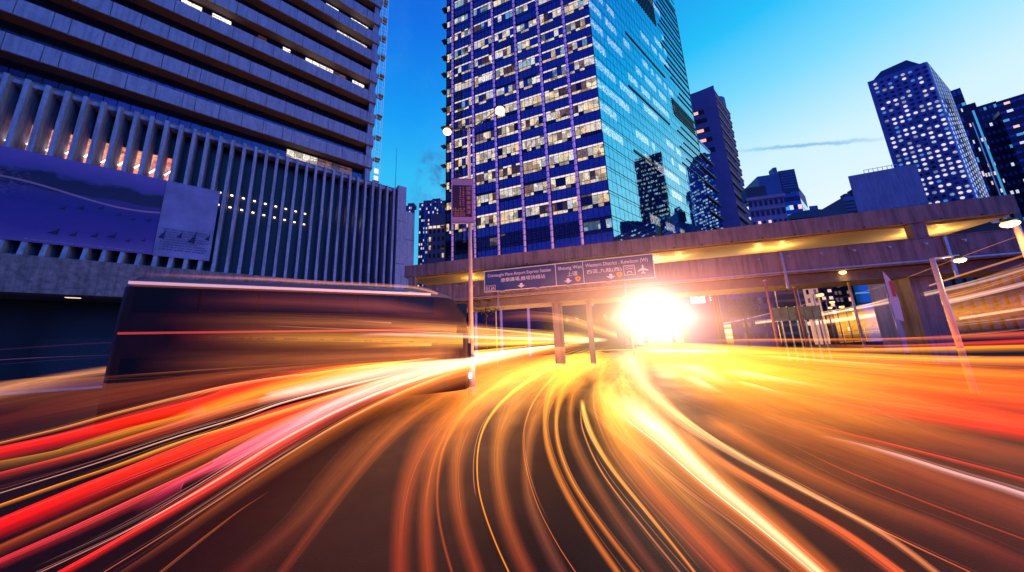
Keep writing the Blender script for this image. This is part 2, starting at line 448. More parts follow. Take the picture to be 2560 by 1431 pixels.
# banner pictures hung on the fins
MU = bpy.data.materials.new('harbour_print'); MU.use_nodes = True
t = NT(MU.node_tree); b = t.n['Principled BSDF']
tcn = t.node('ShaderNodeTexCoord'); sx = t.node('ShaderNodeSeparateXYZ'); t.link(tcn.outputs['Object'], sx.inputs[0])
u_, v_ = sx.outputs[0], sx.outputs[2]
lv = t.noise(tcn.outputs['Object'], 4, 5, .6)
hill = t.math('ADD', v_, t.math('MULTIPLY', t.math('SUBTRACT', lv, .5), .25))
base = t.ramp(hill, [(.0, (.16, .10, .34)), (.18, (.07, .03, .26)), (.45, (.03, .02, .22)), (.60, (.05, .03, .2)), (.63, (.02, .012, .07)), (.76, (.015, .01, .06)), (.80, (.08, .06, .28)), (1, (.18, .10, .40))])
city = t.noise(tcn.outputs['Object'], 42, 3, .8)
coast = t.smooth(t.math('ADD', t.math('SUBTRACT', v_, t.math('MULTIPLY', u_, .35)), t.math('MULTIPLY', lv, .3)), .42, .62)
left = t.math('MULTIPLY', t.smooth(u_, .5, .1), t.math('MULTIPLY', coast, t.smooth(v_, .82, .7)))
base = t.mix(t.math('MULTIPLY', left, t.smooth(city, .5, .62)), base, (.42, .20, .30))
rd = t.math('ABSOLUTE', t.math('SUBTRACT', v_, t.math('ADD', .60, t.math('MULTIPLY', t.math('SINE', t.math('MULTIPLY', u_, 5.5)), .07))))
base = t.mix(t.math('MULTIPLY', t.smooth(rd, .014, .006), .8), base, (.48, .25, .36))
t.link(base, b.inputs['Base Color']); b.inputs['Roughness'].default_value = .6
def sheet(F_, parent, name, s0, s1, z0, z1, y, M, th=.06):
    return ob(name, unit(M), parent, F_.p(s0, y, z0), (0, 0, F_.rz), (s1 - s0, th, z1 - z0))
ban = thing('harbour_banner', PO.p(3, -1.05, 11.9), 'wide printed harbour and city picture hung across the concrete fins', 'banner')
sheet(PO, ban, 'picture_sheet', -4.4, 8.14, 11.9, 19.85, -1.03, MU)
sail = mat('sail_print', (.015, .01, .06), .6)
for (px, py, sc) in ((495, 500, 1), (635, 495, 1.2), (780, 500, 1), (905, 555, .8), (1010, 585, .9), (1130, 590, 1), (450, 665, 1.5), (580, 690, 1.2), (735, 700, 1.2), (870, 700, 1.4), (975, 745, .9), (1085, 745, .8)):
    s_, z_ = PO.hit(px / 2.98, 380 + (py - 100) / 2.98, 1.05)
    ob('printed_sail', MESH.setdefault('sail', mesh('sail', [(0, 0, 0), (-.75, 0, -.45), (-.05, 0, -.5), (-.2, 0, -.2)], [(0, 3, 1, 2)], sail)), ban, PO.p(s_, -1.045, z_), (0, 0, PO.rz), (.55 * sc, 1, .9 * sc))
put_text(PO, ban, 'A city and its harbour seen from the hills above the water', 1.2, 12.05, .16, 6.5, -1.05, mat('caption_print', (.4, .25, .45), .6))
inf = thing('information_banner', PO.p(10.1, -1.05, 11.85), 'pale blue panel with lines of print beside the harbour picture', 'banner')
IB = mat('pale_banner_print', (.20, .20, .42), .6, var=.25, vscale=.5)
sheet(PO, inf, 'panel_sheet', 8.18, 12.13, 11.85, 19.85, -1.03, IB)
prn = mat('small_print', (.04, .03, .16), .6)
for r in range(9):
    put_text(PO, inf, random.choice(['郵政總局 中環康樂廣場 展覽資料', '海港 城市 帆船 展覽 開放時間', '中環海濱 展覽館 參觀 香港郵政']), 8.5 + (.15 if r % 3 == 1 else 0), 14.6 - .26 * r, .15, 3.2 - (.6 if r in (2, 5) else 0), -1.05, prn)
for s_, z_, sc in ((8.75, 14.7, 1), (9.9, 14.8, .8), (10.9, 14.9, 1.3), (11.9, 14.9, .8)):
    ob('printed_sail', MESH['sail'], inf, PO.p(s_, -1.052, z_), (0, 0, PO.rz), (.6 * sc, 1, 2.2 * sc))
# service ladder tower on the slab's end
lad = thing('lattice_stair_tower', PO.p(28.9, 2, 26.7), 'slim white lit lattice ladder running up the end of the office block', 'ladder')
LW = mat('lattice_white_glow', (.55, .6, .75), .4, .3, emit=(.4, .65, 1), es=.35)  # light on the lattice put in as its own glow
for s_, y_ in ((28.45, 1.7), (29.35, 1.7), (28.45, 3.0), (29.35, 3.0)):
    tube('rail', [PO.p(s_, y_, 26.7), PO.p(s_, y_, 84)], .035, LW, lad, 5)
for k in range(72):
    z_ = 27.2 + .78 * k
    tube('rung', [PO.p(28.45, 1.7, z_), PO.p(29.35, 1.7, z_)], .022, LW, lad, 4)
for k in range(10): PO.box(lad, 'platform', 28.4, 29.4, 1.7, 3.0, 28.3 + 4 * k, 28.36 + 4 * k, METAL)
for k in range(3): PO.box(lad, 'lit_sign', 28.5, 29.2, 1.85, 1.9, 27.0 + 1.3 * k, 27.9 + 1.3 * k, emitmat('white_panel', (.8, .9, 1), .9, 'NONE') if k == 0 else bpy.data.materials['white_panel'])
for (px, yb, yt) in ((933, 455, 362), (988, 472, 370)):
    P0 = at(px, yb, 52); D_ = 52; P1 = at(px + (6 if px > 950 else 10), yt, 52)
    an = thing('roof_mast', (P0.x, P0.y, 26.7), 'thin dark mast on the podium roof ' + ('nearest the lattice ladder' if px < 950 else 'standing alone against the sky'), 'mast', 'roof masts')
    tube('mast_pole', [(P0.x, P0.y, 26.6), (P0.x, P0.y, P1.z)], .05, BLACK, an, 6, .025)
    PO.box(an, 'mast_foot', *(lambda s: (s - .15, s + .15))((Vector((P0.x, P0.y, 0)) - PO.O).dot(PO.t)), *(lambda y: (y - .15, y + .15))(-(Vector((P0.x, P0.y, 0)) - PO.O).dot(PO.n)), 26.7, 26.85, BLACK)

# ---------------------------------------------------------------- glass tower
OC = at(1522, 480, 48)
TL = Fac((OC.x, OC.y), 109.6); TR = Fac((OC.x, OC.y), 50.8)
tw = thing('glass_tower', TL.p(-12, 0, 0), 'tall glass office tower with lavender columns and a mirrored side', 'building')
K = .686
cols = [-4.8, -9.74, -14.6, -19.5, -24.3, -29.1]
edges = [-.05] + cols
FP = 4.46; Z0 = 35.13
# solid behind the glass (trapezoid plan)
pl = [TL.p(-31, .12, 0), TL.p(-.1, .12, 0), TR.p(.12, .12, 0), TR.p(50, .12, 0), TR.p(50, 26, 0), TL.p(-31, 20, 0)]
def extr(name, plan, z0, z1, M, parent):
    base = Vector((plan[0].x, plan[0].y, z0)); n = len(plan)
    V = [Vector((p.x, p.y, z0)) - base for p in plan] + [Vector((p.x, p.y, z1 if not callable(z1) else z1(i))) - base for i, p in enumerate(plan)]
    Fs = [tuple(range(n))[::-1], tuple(range(n, 2 * n))] + [(i, (i + 1) % n, (i + 1) % n + n, i + n) for i in range(n)]
    return ob(name, mesh(name, V, Fs, M), parent, base)
extr('tower_core', pl, 0, 104, BLACK, tw)
main = []; span = []; tran = []; low = []
for j in range(-4, 15):
    zt = Z0 + FP * j
    for i in range(len(edges)):
        a1 = edges[i]; a0 = edges[i + 1] if i + 1 < len(edges) else -31.0
        if i: a1 -= .30
        n = 5 if i < 6 else 2
        wd = (a1 - a0 - .3) / n; a0 += .3
        dark_row = j in (-3, -4)
        bay_lit = random.random()
        for k in range(n):
            x0 = a0 + wd * k + .03; x1 = a0 + wd * (k + 1) - .03
            rr = random.random()
            if dark_row: M = LITB if (i in (0, 1) and j == -3 and rr < .5) else LIT3 if rr < .12 else DGLASS
            elif j > 3: M = LITT if rr < .30 else LIT1 if rr < .42 else LITB if rr < .66 else LIT3 if rr < .76 else BGLASS
            elif i >= 5: M = LIT1 if rr < .35 else LIT3 if rr < .5 else BGLASS
            else: M = (LITT if rr < .2 else LIT1) if rr < .62 + .2 * bay_lit else LIT3 if rr < .9 else DGLASS
            main.append((x0, x1, 0, .08, zt - 2.0, zt - .5, M))
            ml = TRANS if (not dark_row and (bay_lit > .12) and i < 6) else DGLASS
            tran.append((x0, x1, 0, .08, zt - .44, zt - .06, ml if random.random() < .93 else LIT3))
            low.append((x0, x1, 0, .08, zt - 2.62, zt - 2.06, (LIT1 if rr > .3 and not dark_row and j < 8 else BGLASS if j > 3 else DGLASS)))
            y0 = random.uniform(-.01, .01)
            span.append((x0, x1, y0, y0 + .08, zt - FP + .0, zt - 2.68, BGLASS))
TL.pieces(tw, 'window_pane', main); TL.pieces(tw, 'transom_pane', tran, 180); TL.pieces(tw, 'spandrel_pane', span); TL.pieces(tw, 'sill_pane', low, 180)
# lobby floors
for i in range(len(edges)):
    a1 = edges[i]; a0 = edges[i + 1] if i + 1 < len(edges) else -31.0
    if i == 6: continue
    wd = (a1 - a0 - .5) / 3
    for k in range(3):
        for (z0, z1) in ((10.2, 12.1), (12.2, 13.4), (13.5, 15.2)):
            TL.box(tw, 'foyer_pane', a0 + .35 + wd * k, a0 + .3 + wd * (k + 1) - .05, .0, .08, z0, z1, LIT1 if z0 < 13 or (i + k) % 2 else LIT3)
for k in range(12): TR.box(tw, 'shop_window', .3 + 1.7 * k, 1.8 + 1.7 * k, -.06, -.015, 1.2, 6.6, LIT1 if k % 3 else LIT3)  # lit panes added to warm up the dark tower base
TL.box(tw, 'base_wall', -31, -.1, .02, .1, 0, 10.1, DGLASS)
mu = []
for i in range(len(edges)):
    a1 = edges[i]; a0 = edges[i + 1] if i + 1 < len(edges) else -31.0
    n = 5 if i < 6 else 2; b0 = a0 + .3; e0 = a1 - (.3 if i else 0)
    for k in range(n + 1):
        x = b0 + (e0 - b0) * k / n; TL.box(tw, 'mullion', x - .025, x + .025, -.07, .11, 15.3, 102, MULL)
for j in range(-5, 16):
    for dz in (0, -.47, -2.03, -2.65):
        TL.box(tw, 'rail', -31, -.02, -.05, .10, Z0 + FP * j + dz - .03, Z0 + FP * j + dz + .03, MULL)
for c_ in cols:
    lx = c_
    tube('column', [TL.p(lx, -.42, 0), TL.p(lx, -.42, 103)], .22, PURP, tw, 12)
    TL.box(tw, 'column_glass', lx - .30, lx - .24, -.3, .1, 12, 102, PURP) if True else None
    for k in range(84): pass
rg = []
for c_ in cols:
    for k in range(78): rg.append((c_ - .3, c_ + .3, -.66, -.02, 14 + 1.1 * k, 14.07 + 1.1 * k))
TL.joined(tw, 'column_bracket', rg, MULL, 'stuff')
for j in range(-5, 14):          # sunshade blades sticking out at the left end
    TL.box(tw, 'sunshade', -32.0, -30.95, -.4, .8, Z0 + FP * j - .9, Z0 + FP * j - .78, MULL)
TL.box(tw, 'corner_post', -.08, .0, -.06, .1, 0, 102, MULL)
# louvre band (plant floor), seen as a slanted dark row
lv_ = []
for k in range(46):
    x = -20.5 + .44 * k
    if x < -.9: lv_.append((x, x + .2, -.12, -.08, Z0 + FP * 7 - 4.3, Z0 + FP * 7 - 2.7))
for b_ in lv_: TL.box(tw, 'louvre', *b_, mat('louvre_blue', (.05, .12, .3), .4, .4) if 'louvre_blue' not in bpy.data.materials else bpy.data.materials['louvre_blue'])
# mirrored side
gp = []; PW = 1.34; lp = []
for j in range(-7, 16):
    zt = Z0 + FP * j
    run = 0; lit = False
    for k in range(37):
        x0 = .08 + PW * k
        if run <= 0:
            run = random.randint(3, 14) if not lit else random.randint(1, 5); lit = (not lit) and random.random() < (.75 if 1 <= j <= 9 else .25)
        run -= 1
        yj = random.uniform(-.012, .012)
        gp.append((x0 + .045, x0 + PW - .045, yj, yj + .08, zt - 4.40, zt - 2.50, CGLASS))
        M = CGLASS
        if lit and k < 27 and random.random() < .8: M = 'L'
        yj = random.uniform(-.012, .012)
        gp.append((x0 + .045, x0 + PW - .045, yj, yj + .08, zt - 2.38, zt - .60, CGLASS if M is CGLASS else None))
        gp.append((x0 + .045, x0 + PW - .045, 0, .08, zt - .50, zt - .10, CGLASS))
MLIT = bpy.data.materials.new('lit_room_behind_mirror'); MLIT.use_nodes = True
t = NT(MLIT.node_tree); b = t.n['Principled BSDF']; g = t.node('ShaderNodeNewGeometry')
b.inputs['Base Color'].default_value = (.6, .78, .9, 1); b.inputs['Metallic'].default_value = 1; b.inputs['Roughness'].default_value = .04
nz2 = t.noise(g.outputs['Position'], 3.4, 3, .8)
b.inputs['Emission Color'].default_value = (.95, .97, 1, 1); t.link(t.ramp(nz2, [(.42, .0), (.52, .2), (.62, .7)]), b.inputs['Emission Strength'])
MLIT.cycles.emission_sampling = 'NONE'
gp = [g_[:6] + ((MLIT if g_[6] is None else g_[6]),) for g_ in gp]
TR.pieces(tw, 'mirror_pane', gp)
TR.box(tw, 'mirror_backing', .1, 50, .09, .11, 0, 102, DARK)
for (s0, s1, pz) in ((13.6, 32.5, 98.4), (11.8, 30.5, 76.8), (10.4, 20, 54.2)):
    TR.box(tw, 'vent_slot', s0, s1, -.12, -.02, 2 + (pz - 2) * K - .22, 2 + (pz - 2) * K + .22, BLACK)
for k in range(22):
    z_ = 66 + FP * .5 * k - (k % 2) * .3; s0 = 33.5 + (k % 3) * 1.5
    if k < 2: s0 += 6
    TR.box(tw, 'vent_slot', s0, 49.9, -.12, -.02, z_, z_ + .42, BLACK)
for k in range(9): TR.box(tw, 'vent_slot', 35 + (k % 2) * 3, 49.9, -.12, -.02, 44.5 + 2.3 * k, 44.8 + 2.3 * k, BLACK)
for k in range(14): TR.box(tw, 'grille_bar', 20 + .9 * k, 20.3 + .9 * k, -.14, -.02, 84, 92.5, BLACK)
for k in range(8): TR.box(tw, 'grille_bar', 34.5, 48.5, -.14, -.02, 58.6 + .62 * k, 58.85 + .62 * k, BLACK)
TR.box(tw, 'side_end_wall', 49.98, 50.06, -.05, 20, 0, 102, DARK)
# lower annex that carries the mirror on
ann = thing('glass_annex', TR.p(55, 0, 0), 'lower mirror glass annex stepping down beside the tall glass tower', 'building')
extr('annex_core', [TR.p(50.1, .3, 0), TR.p(60.4, .3, 0), TR.p(60.4, 20, 0), TR.p(50.1, 20, 0)], 0, 57.6, BLACK, ann)
ap = []
for j in range(12):
    for k in range(7): ap.append((50.15 + 1.46 * k, 50.11 + 1.46 * (k + 1), .15, .25, 57.6 - FP * (j + 1) + .5, 57.6 - FP * j - .1, CGLASS))
TR.pieces(ann, 'mirror_pane', ap)
for j in range(12): TR.box(ann, 'ledge', 50.1, 60.5, -.25, .14, 57.6 - FP * (j + 1) + .08, 57.6 - FP * (j + 1) + .42, DARK)
for z_ in (57.7,): TR.box(ann, 'parapet', 50.1, 60.5, .1, .4, z_, z_ + .8, WHITEP)

# ---------------------------------------------------------------- covered footbridge
BR = Fac((8.0, 20.5), 105)
br = thing('covered_footbridge', BR.p(0, 1.5, 0), 'long concrete covered footbridge crossing above the road', 'footbridge')
SL = -17.9; SR = 20.3
for (a_, b_) in ((SL, -9.4), (-9.38, -.1), (-.08, 9.2), (9.22, SR)):
    BR.box(br, 'roof_beam', a_, b_, 0, .55, 8.0, 9.02, CONB)
    BR.box(br, 'parapet_beam', a_, b_ + (5 if b_ == SR else 0), 0, .4, 5.62, 7.02, CONB)
BR.box(br, 'roof_slab', SL, SR, .56, 3.9, 8.02, 8.3, CONB)
BR.box(br, 'rear_roof_beam', SL, SR, 3.92, 4.2, 7.85, 8.7, CONB)
BR.box(br, 'deck', SL, SR + 5, .45, 3.9, 5.75, 6.0, CONB)
BR.box(br, 'rear_parapet', SL, SR + 5, 3.92, 4.1, 5.9, 6.75, CONB)
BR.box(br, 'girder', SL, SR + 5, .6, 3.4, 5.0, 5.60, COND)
BR.box(br, 'coping', SL, SR + 5, -.04, .44, 7.03, 7.08, CONB)
soff = mat('soffit_cream_paint', (.72, .60, .40), .55)
BR.box(br, 'soffit', SL, SR, .57, 3.9, 7.93, 8.01, soff)
for s_ in (-17.2, -4.72, 16.1):
    BR.box(br, 'post', s_ - .33, s_ + .33, .06, .44, 7.09, 7.99, CONB)
    BR.box(br, 'rear_post', s_ - .3, s_ + .3, 3.93, 4.15, 6.78, 7.84, CONB)
for s_, w_ in ((-15.5, .5), (-5.1, .33), (-2.7, .2), (16.3, .55)):
    BR.box(br, 'pier', s_ - w_, s_ + w_, 1.0, 2.2, 0, 4.99, CONB)
for s_ in [-16.3 + 1.62 * k for k in range(22)]:
    BR.box(br, 'bracket', s_ - .04, s_ + .04, -.10, -.002, 6.62, 6.72, METAL)
    BR.box(br, 'bracket_stub', s_ - .1, s_ + .1, -.06, -.004, 6.72, 6.76, METAL)
for s_ in (-9.39, -.09, 9.21, 16.9): BR.box(br, 'drain_pipe', s_ - .06, s_ + .06, -.13, -.045, 4.7, 7.0, METAL)
for k in range(22): BR.box(br, 'roof_drip', SL + .5 + 1.72 * k, SL + .62 + 1.72 * k, -.02, -.002, 8.0, 8.10, BLACK)
BR.box(br, 'cable_tray', SL, SR, -.05, -.002, 5.70, 5.78, METAL)
LAMPM = emitmat('walkway_lamp', (1, .66, .22), 4)
for s_ in (-12.6, -10.2, -3.6, -1.8, 2.6, 4.2, 9.3, 10.7, 17.4, 19.0):
    lamp = BR.box(br, 'walkway_lamp', s_ - .6, s_ + .6, 3.70, 3.86, 6.80, 6.90, LAMPM)
    point(BR.p(s_, 2.3, 7.45), 70, (1, .56, .13), .1, br)
BR.box(br, 'lit_notice', -17.0, -16.75, .5, .55, 6.2, 6.7, TRANS)

# ---------------------------------------------------------------- direction sign
sg = thing('direction_sign', BR.p(-4.3, -.3, 6.1), 'long blue overhead road sign with English and Chinese destinations and lane arrows', 'road sign')
X0, X1, ZB, ZT = -10.35, 1.80, 6.06, 7.66
YS = -.40
BR.box(sg, 'board', X0, X1, YS, YS + .10, ZB, ZT, SIGNB)
FRM = [(X0, X1, ZB - .05, ZB), (X0, X1, ZT, ZT + .05), (X0 - .05, X0, ZB - .05, ZT + .05), (X1, X1 + .05, ZB - .05, ZT + .05), (-4.83, -4.79, ZB, ZT), (-2.86, -2.82, ZB, ZT)]
for (a_, b_, c_, d_) in FRM: BR.box(sg, 'border', a_, b_, YS - .02, YS + .0 + .08 * 0 - .002, c_, d_, SIGNW)
for s_ in (-8.9, -6.2, -3.9, -1.2): BR.box(sg, 'sign_lamp', s_ - .16, s_ + .16, YS - .3, YS - .05, ZB - .16, ZB - .07, METAL)
for s_ in (-9, -4.8, -.5): BR.box(sg, 'hanger', s_ - .05, s_ + .05, YS + .11, -.01, 6.3, 6.9, METAL)
def shape2d(name, pts, s0, z0, M, y=None, parent=None):
    n = len(pts); V = [(x, 0, z) for x, z in pts] + [(x, .012, z) for x, z in pts]
    Fs = [tuple(range(n)), tuple(range(2 * n - 1, n - 1, -1))] + [(i, (i + 1) % n, (i + 1) % n + n, i + n) for i in range(n)]
    return ob(name, mesh(name, V, Fs, M), parent or sg, BR.p(s0, y if y is not None else YS - .02, z0), (0, 0, BR.rz))
TY = YS - .012
put_text(BR, sg, 'Connaught Place Airport Express Station', -10.1, 7.10, .32, 4.95, TY, SIGNW)
put_text(BR, sg, '康樂廣場,機場快綫站', -9.05, 6.68, .34, 3.45, TY, SIGNW)
put_text(BR, sg, 'Sheung Wan', -4.62, 7.10, .34, 1.70, TY, SIGNW)
put_text(BR, sg, '上環', -4.0, 6.66, .34, .75, TY, SIGNW)
put_text(BR, sg, 'Western District . Kowloon (W)', -2.66, 7.12, .34, 4.15, TY, SIGNW)
put_text(BR, sg, '西區,九龍(西)', -2.6, 6.66, .34, 2.35, TY, SIGNW)
BR.box(sg, 'exit_plate', -10.25, -9.5, YS - .012, YS - .002, 6.12, 6.52, SIGNW)
exf = BR.box(sg, 'exit_plate_face', -10.22, -9.53, YS - .018, YS - .0125, 6.15, 6.49, mat('exit_plate_dark', (.05, .04, .04), .5))
put_text(BR, exf, '出口', -10.19, 6.19, .26, .17, YS - .024, SIGNW); put_text(BR, exf, '12A', -9.99, 6.19, .25, .42, YS - .024, SIGNW)
ARR = [(-.1, .36), (.1, .36), (.1, .2), (.3, .2), (0, 0), (-.3, .2), (-.1, .2)]
for s_, z_ in ((-7.45, 6.13), (-3.95, 6.16), (-1.0, 6.20)): shape2d('down_arrow', ARR, s_, z_, SIGNW)
SHD = [(-.19, .36), (0, .4), (.19, .36), (.17, .14), (0, 0), (-.17, .14)]
for s_, z_ in ((-3.25, 6.2), (-.42, 6.24)):
    sh_ = shape2d('route_shield', SHD, s_, z_, YEL); put_text(BR, sh_, '4', s_ - .07, z_ + .09, .24, .14, YS - .026, mat('shield_digit', (.25, .05, .03), .5) if 'shield_digit' not in bpy.data.materials else bpy.data.materials['shield_digit'])
for (a_, b_, c_, d_) in ((-.12, .62, 6.36, 6.39), (-.12, .62, 7.02, 7.05), (-.12, -.09, 6.39, 7.02), (.59, .62, 6.39, 7.02)): BR.box(sg, 'tunnel_symbol', a_, b_, YS - .014, YS - .002, c_, d_, SIGNW)
for zc in (6.93, 6.80):
    pts = [(-.02 + .056 * k, zc + .03 * math.sin(k * 1.57)) for k in range(11)]
    V = []; 
    for x, z in pts: V += [(x, 0, z - .015), (x, 0, z + .015)]
    ob('water_symbol', mesh('water_symbol', [(v[0], 0, v[2] - 6) for v in V], [(2 * i, 2 * i + 2, 2 * i + 3, 2 * i + 1) for i in range(10)], SIGNW), sg, BR.p(0, YS - .016, 6), (0, 0, BR.rz))
V = []
for k in range(11):
    a_ = math.pi * k / 10
    V += [(.25 + .17 * math.cos(a_), 0, .48 + .17 * math.sin(a_)), (.25 + .12 * math.cos(a_), 0, .48 + .12 * math.sin(a_))]
ob('arch_symbol', mesh('arch_symbol', V, [(2 * i, 2 * i + 2, 2 * i + 3, 2 * i + 1) for i in range(10)], SIGNW), sg, BR.p(0, YS - .016, 6), (0, 0, BR.rz))
PLN = [(0, .62), (.045, .55), (.05, .38), (.33, .2), (.33, .14), (.05, .22), (.04, .08), (.13, .02), (.13, -.03), (0, 0), (-.13, -.03), (-.13, .02), (-.04, .08), (-.05, .22), (-.33, .14), (-.33, .2), (-.05, .38), (-.045, .55)]
shape2d('aeroplane_symbol', PLN, 1.12, 6.4, SIGNW)

# ---------------------------------------------------------------- lamps
def bulb(parent, P, r, M=None):
    return ob('bulb', ballmesh('bulb' + (M or SODIUM).name, M or SODIUM), parent, P, None, (r, r, r * .7))
D1 = 13.0
A = at(1250, 275, D1); B_ = at(1118, 327, D1); TP = at(1180, 322, D1); FT = at(1168, 900, D1)
px_, py_ = (TP.x + at(1167, 700, D1).x) / 2, TP.y
lp1 = thing('street_lamp', (px_, py_, 0), 'tall double armed street lamp with a long poster banner on its post', 'street lamp')
tube('post', [(px_, py_, 0), (px_, py_, 1.6)], .16, POLE, lp1, 12, .15)
tube('post', [(px_, py_, 1.6), (px_, py_, TP.z)], .105, POLE, lp1, 12, .07)
tube('arm', [(px_, py_, TP.z - .1), (px_ + .35, py_, TP.z + .12), tuple(A - Vector((.12, 0, 0)))], .035, BLACK, lp1, 8)
tube('arm', [(px_, py_, TP.z - .1), (px_ - .35, py_, TP.z + .02), tuple(B_ + Vector((.12, 0, 0)))], .035, BLACK, lp1, 8)
for P, pr in ((A, 1), (B_, .8)):
    hd = ob('lamp_head', ballmesh('lamphead', BLACK), lp1, P + Vector((0, 0, .13)), None, (.3, .16, .06))
    bulb(hd, P - Vector((0, 0, .06)), .25 * pr)
    point(P - Vector((0, .1, .3)), 110, (1, .55, .2), .2, lp1)
pb = thing('poster_banner', (px_, py_ - .25, 7), 'dark poster banner with red lettering tied to the lamp post', 'banner')
PB = Fac((px_ - .78, py_ - .2), 84)
BZ0, BZ1 = 7.5, 9.65
pnk = mat('banner_pink', (.55, .33, .42), .6); drk = mat('banner_maroon', (.07, .02, .04), .6)
PB.box(pb, 'banner_sheet', 0, .98, 0, .02, BZ0, BZ1, pnk)
dkf = PB.box(pb, 'dark_field', 0.02, .9, -.01, -.002, BZ0 + .28, BZ1 - .30, drk)
prd = mat('banner_red_print', (.75, .35, .30), .6); pyl = mat('banner_gold_print', (.85, .5, .1), .6)
for k, ch in enumerate('國際車樂展演'):
    put_text(PB, dkf, ch, .66, BZ1 - .56 - .235 * k, .19, .19, -.016, prd)
for cx in (.34, .48):
    for k in range(9): put_text(PB, dkf, random.choice('中環藝術文化節目音樂'), cx, BZ1 - .46 - .11 * k, .08, .08, -.016, prd)
put_text(PB, dkf, '13-15.7', .06, BZ0 + .55, .16, .52, -.016, pyl)
for k in range(3): put_text(PB, dkf, '中環海濱 活動空間', .08, BZ0 + .46 - .075 * k, .05, .5, -.016, prd)
PB.box(pb, 'banner_rod', -.02, 1.04, -.03, .05, BZ1, BZ1 + .04, METAL); PB.box(pb, 'banner_rod', -.02, 1.04, -.03, .05, BZ0 - .04, BZ0, METAL)

def lamp(px, py, D, label, r=.12, arm=(0, 0), M=SODFAR, power=0, group='sodium street lamps beyond the footbridge', pr=.06):
    P = at(px, py, D); bx, by = P.x + arm[0], P.y + arm[1]
    L = thing('street_lamp', (bx, by, 0), label, 'street lamp', group)
    tube('post', [(bx, by, 0), (bx, by, P.z + .12)], pr * 1.3, POLE, L, 8, pr)
    if arm != (0, 0): tube('arm', [(bx, by, P.z + .12), (P.x, P.y, P.z + .16)], pr * .6, METAL, L, 6)
    hd = ob('lamp_head', ballmesh('lamphead', BLACK), L, P + Vector((0, 0, r * .6)), None, (r * 1.15, r * .8, r * .35))
    ob('bulb', ballmesh('bulb' + M.name, M), hd, P, None, (r, r, r * .6))
    if power: point(P - Vector((0, 0, .35)), power, (1, .5, .12), .15, L)
    return L
lamp(2400, 651, 17.5, 'orange street lamp on a slanting pale post before the right bridge pier', .13, (-.75, .1), SODIUM, 90, None)
lamp(2525, 560, 15, 'bright street lamp glaring at the right end of the footbridge', .15, (.5, .2), SODIUM, 70, None)
lamp(2105, 682, 27, 'orange lamp hanging against the underside of the footbridge at right', .2, (.9, .6), SODIUM, 60, None)
far = [(1250, 733, 30, .16, 'orange street lamp below the left half of the road sign'), (1582, 712, 30, .2, 'small orange lamp just under the aeroplane end of the road sign'),
       (1706, 705, 28, .26, 'orange lamp right of the road sign under the footbridge'), (1950, 716, 46, .34, 'star bright lamp before the striped blue office'),
       (2006, 714, 52, .3, 'lamp shining on the cream tower front under the bridge'), (2050, 738, 50, .34, 'lamp beside the row of lit shop signs'),
       (2080, 756, 60, .28, 'lamp lower down the street beyond the cream tower'), (2104, 768, 64, .28, 'lamp in the cluster above the traffic'),
       (2128, 774, 70, .28, 'far lamp at the street end right of the cluster'), (2075, 770, 66, .26, 'low lamp left of the cluster above the traffic'),
       (1668, 739, 44, .26, 'lamp beside the white shop front under the bridge')]
for px, py, D, r, lb in far: lamp(px, py, D, lb, r, (.5 if px % 2 else -.5, .3), SODFAR, 60 if D < 47 else 0)
for (px, y0, y1, D, lb) in ((1912, 703, 830, 24, 'bare rust coloured pole under the bridge nearest the glass annex'), (1985, 720, 830, 27, 'bare rust coloured pole before the cream tower')):
    a_ = at(px, y0, D); p_ = thing('pole', (a_.x, a_.y, 0), lb, 'pole')
    tube('shaft', [(a_.x, a_.y, 0), (a_.x, a_.y, a_.z)], .07, mat('rust_pole', (.5, .2, .1), .6) if 'rust_pole' not in bpy.data.materials else bpy.data.materials['rust_pole'], p_, 8, .05)
    tube('cap', [(a_.x, a_.y, a_.z), (a_.x, a_.y, a_.z + .08)], .08, METAL, p_, 8)

# ---------------------------------------------------------------- buildings right
def poly_building(name, label, corners, z1, M, zb=0, parent_cat='building', group=None):
    P = corners; c = sum(P, Vector()) / len(P)
    t_ = thing(name, (c.x, c.y, 0), label, parent_cat, group)
    extr('wall', P, zb, z1, M, t_)
    return t_
BLUEC = mat('violet_concrete', (.20, .17, .36), .8, var=.18, vscale=.15, bump=.2, bscale=2)
REDC = mat('red_lit_soffit', (.70, .20, .14), .8, var=.15, vscale=.6)  # red brown soffit, brightened in colour for the red light on it
# curved concrete tower
CT = Fac(tuple(at(1820, 400, 122))[:2], 112)
CS = Fac(tuple(at(1820, 400, 122))[:2], 50)
def zt_at(px, py, D): return at(px, py, D).z
ct = thing('concrete_tower', CT.p(-10, 5, 0), 'violet concrete tower with a swooping crown and red balcony undersides', 'building')
s_l = CT.hit(1700, 400)[0]
top = []
NSEG = 14
zpk = CT.hit(1785, 213)[1]; zlo = CT.hit(1724, 237)[1]
V = []; Fs = []; base = CT.p(0, 0, 0)
for k in range(NSEG + 1):
    u = k / NSEG; s_ = s_l * (1 - u)
    z_ = zlo + (zpk - zlo) * max(0, (u - .35) / .65) ** 1.6
    for y_ in (0, 1.2): V += [CT.p(s_, y_, 0) - base, CT.p(s_, y_, z_) - base]
for k in range(NSEG):
    a_ = 4 * k; b_ = a_ + 4
    Fs += [(a_, b_, b_ + 1, a_ + 1), (a_ + 2, a_ + 3, b_ + 3, b_ + 2), (a_ + 1, b_ + 1, b_ + 3, a_ + 3)]
Fs += [(0, 1, 3, 2), (4 * NSEG, 4 * NSEG + 2, 4 * NSEG + 3, 4 * NSEG + 1)]
ob('front_wall', mesh('front_wall', V, Fs, BLUEC), ct, base)
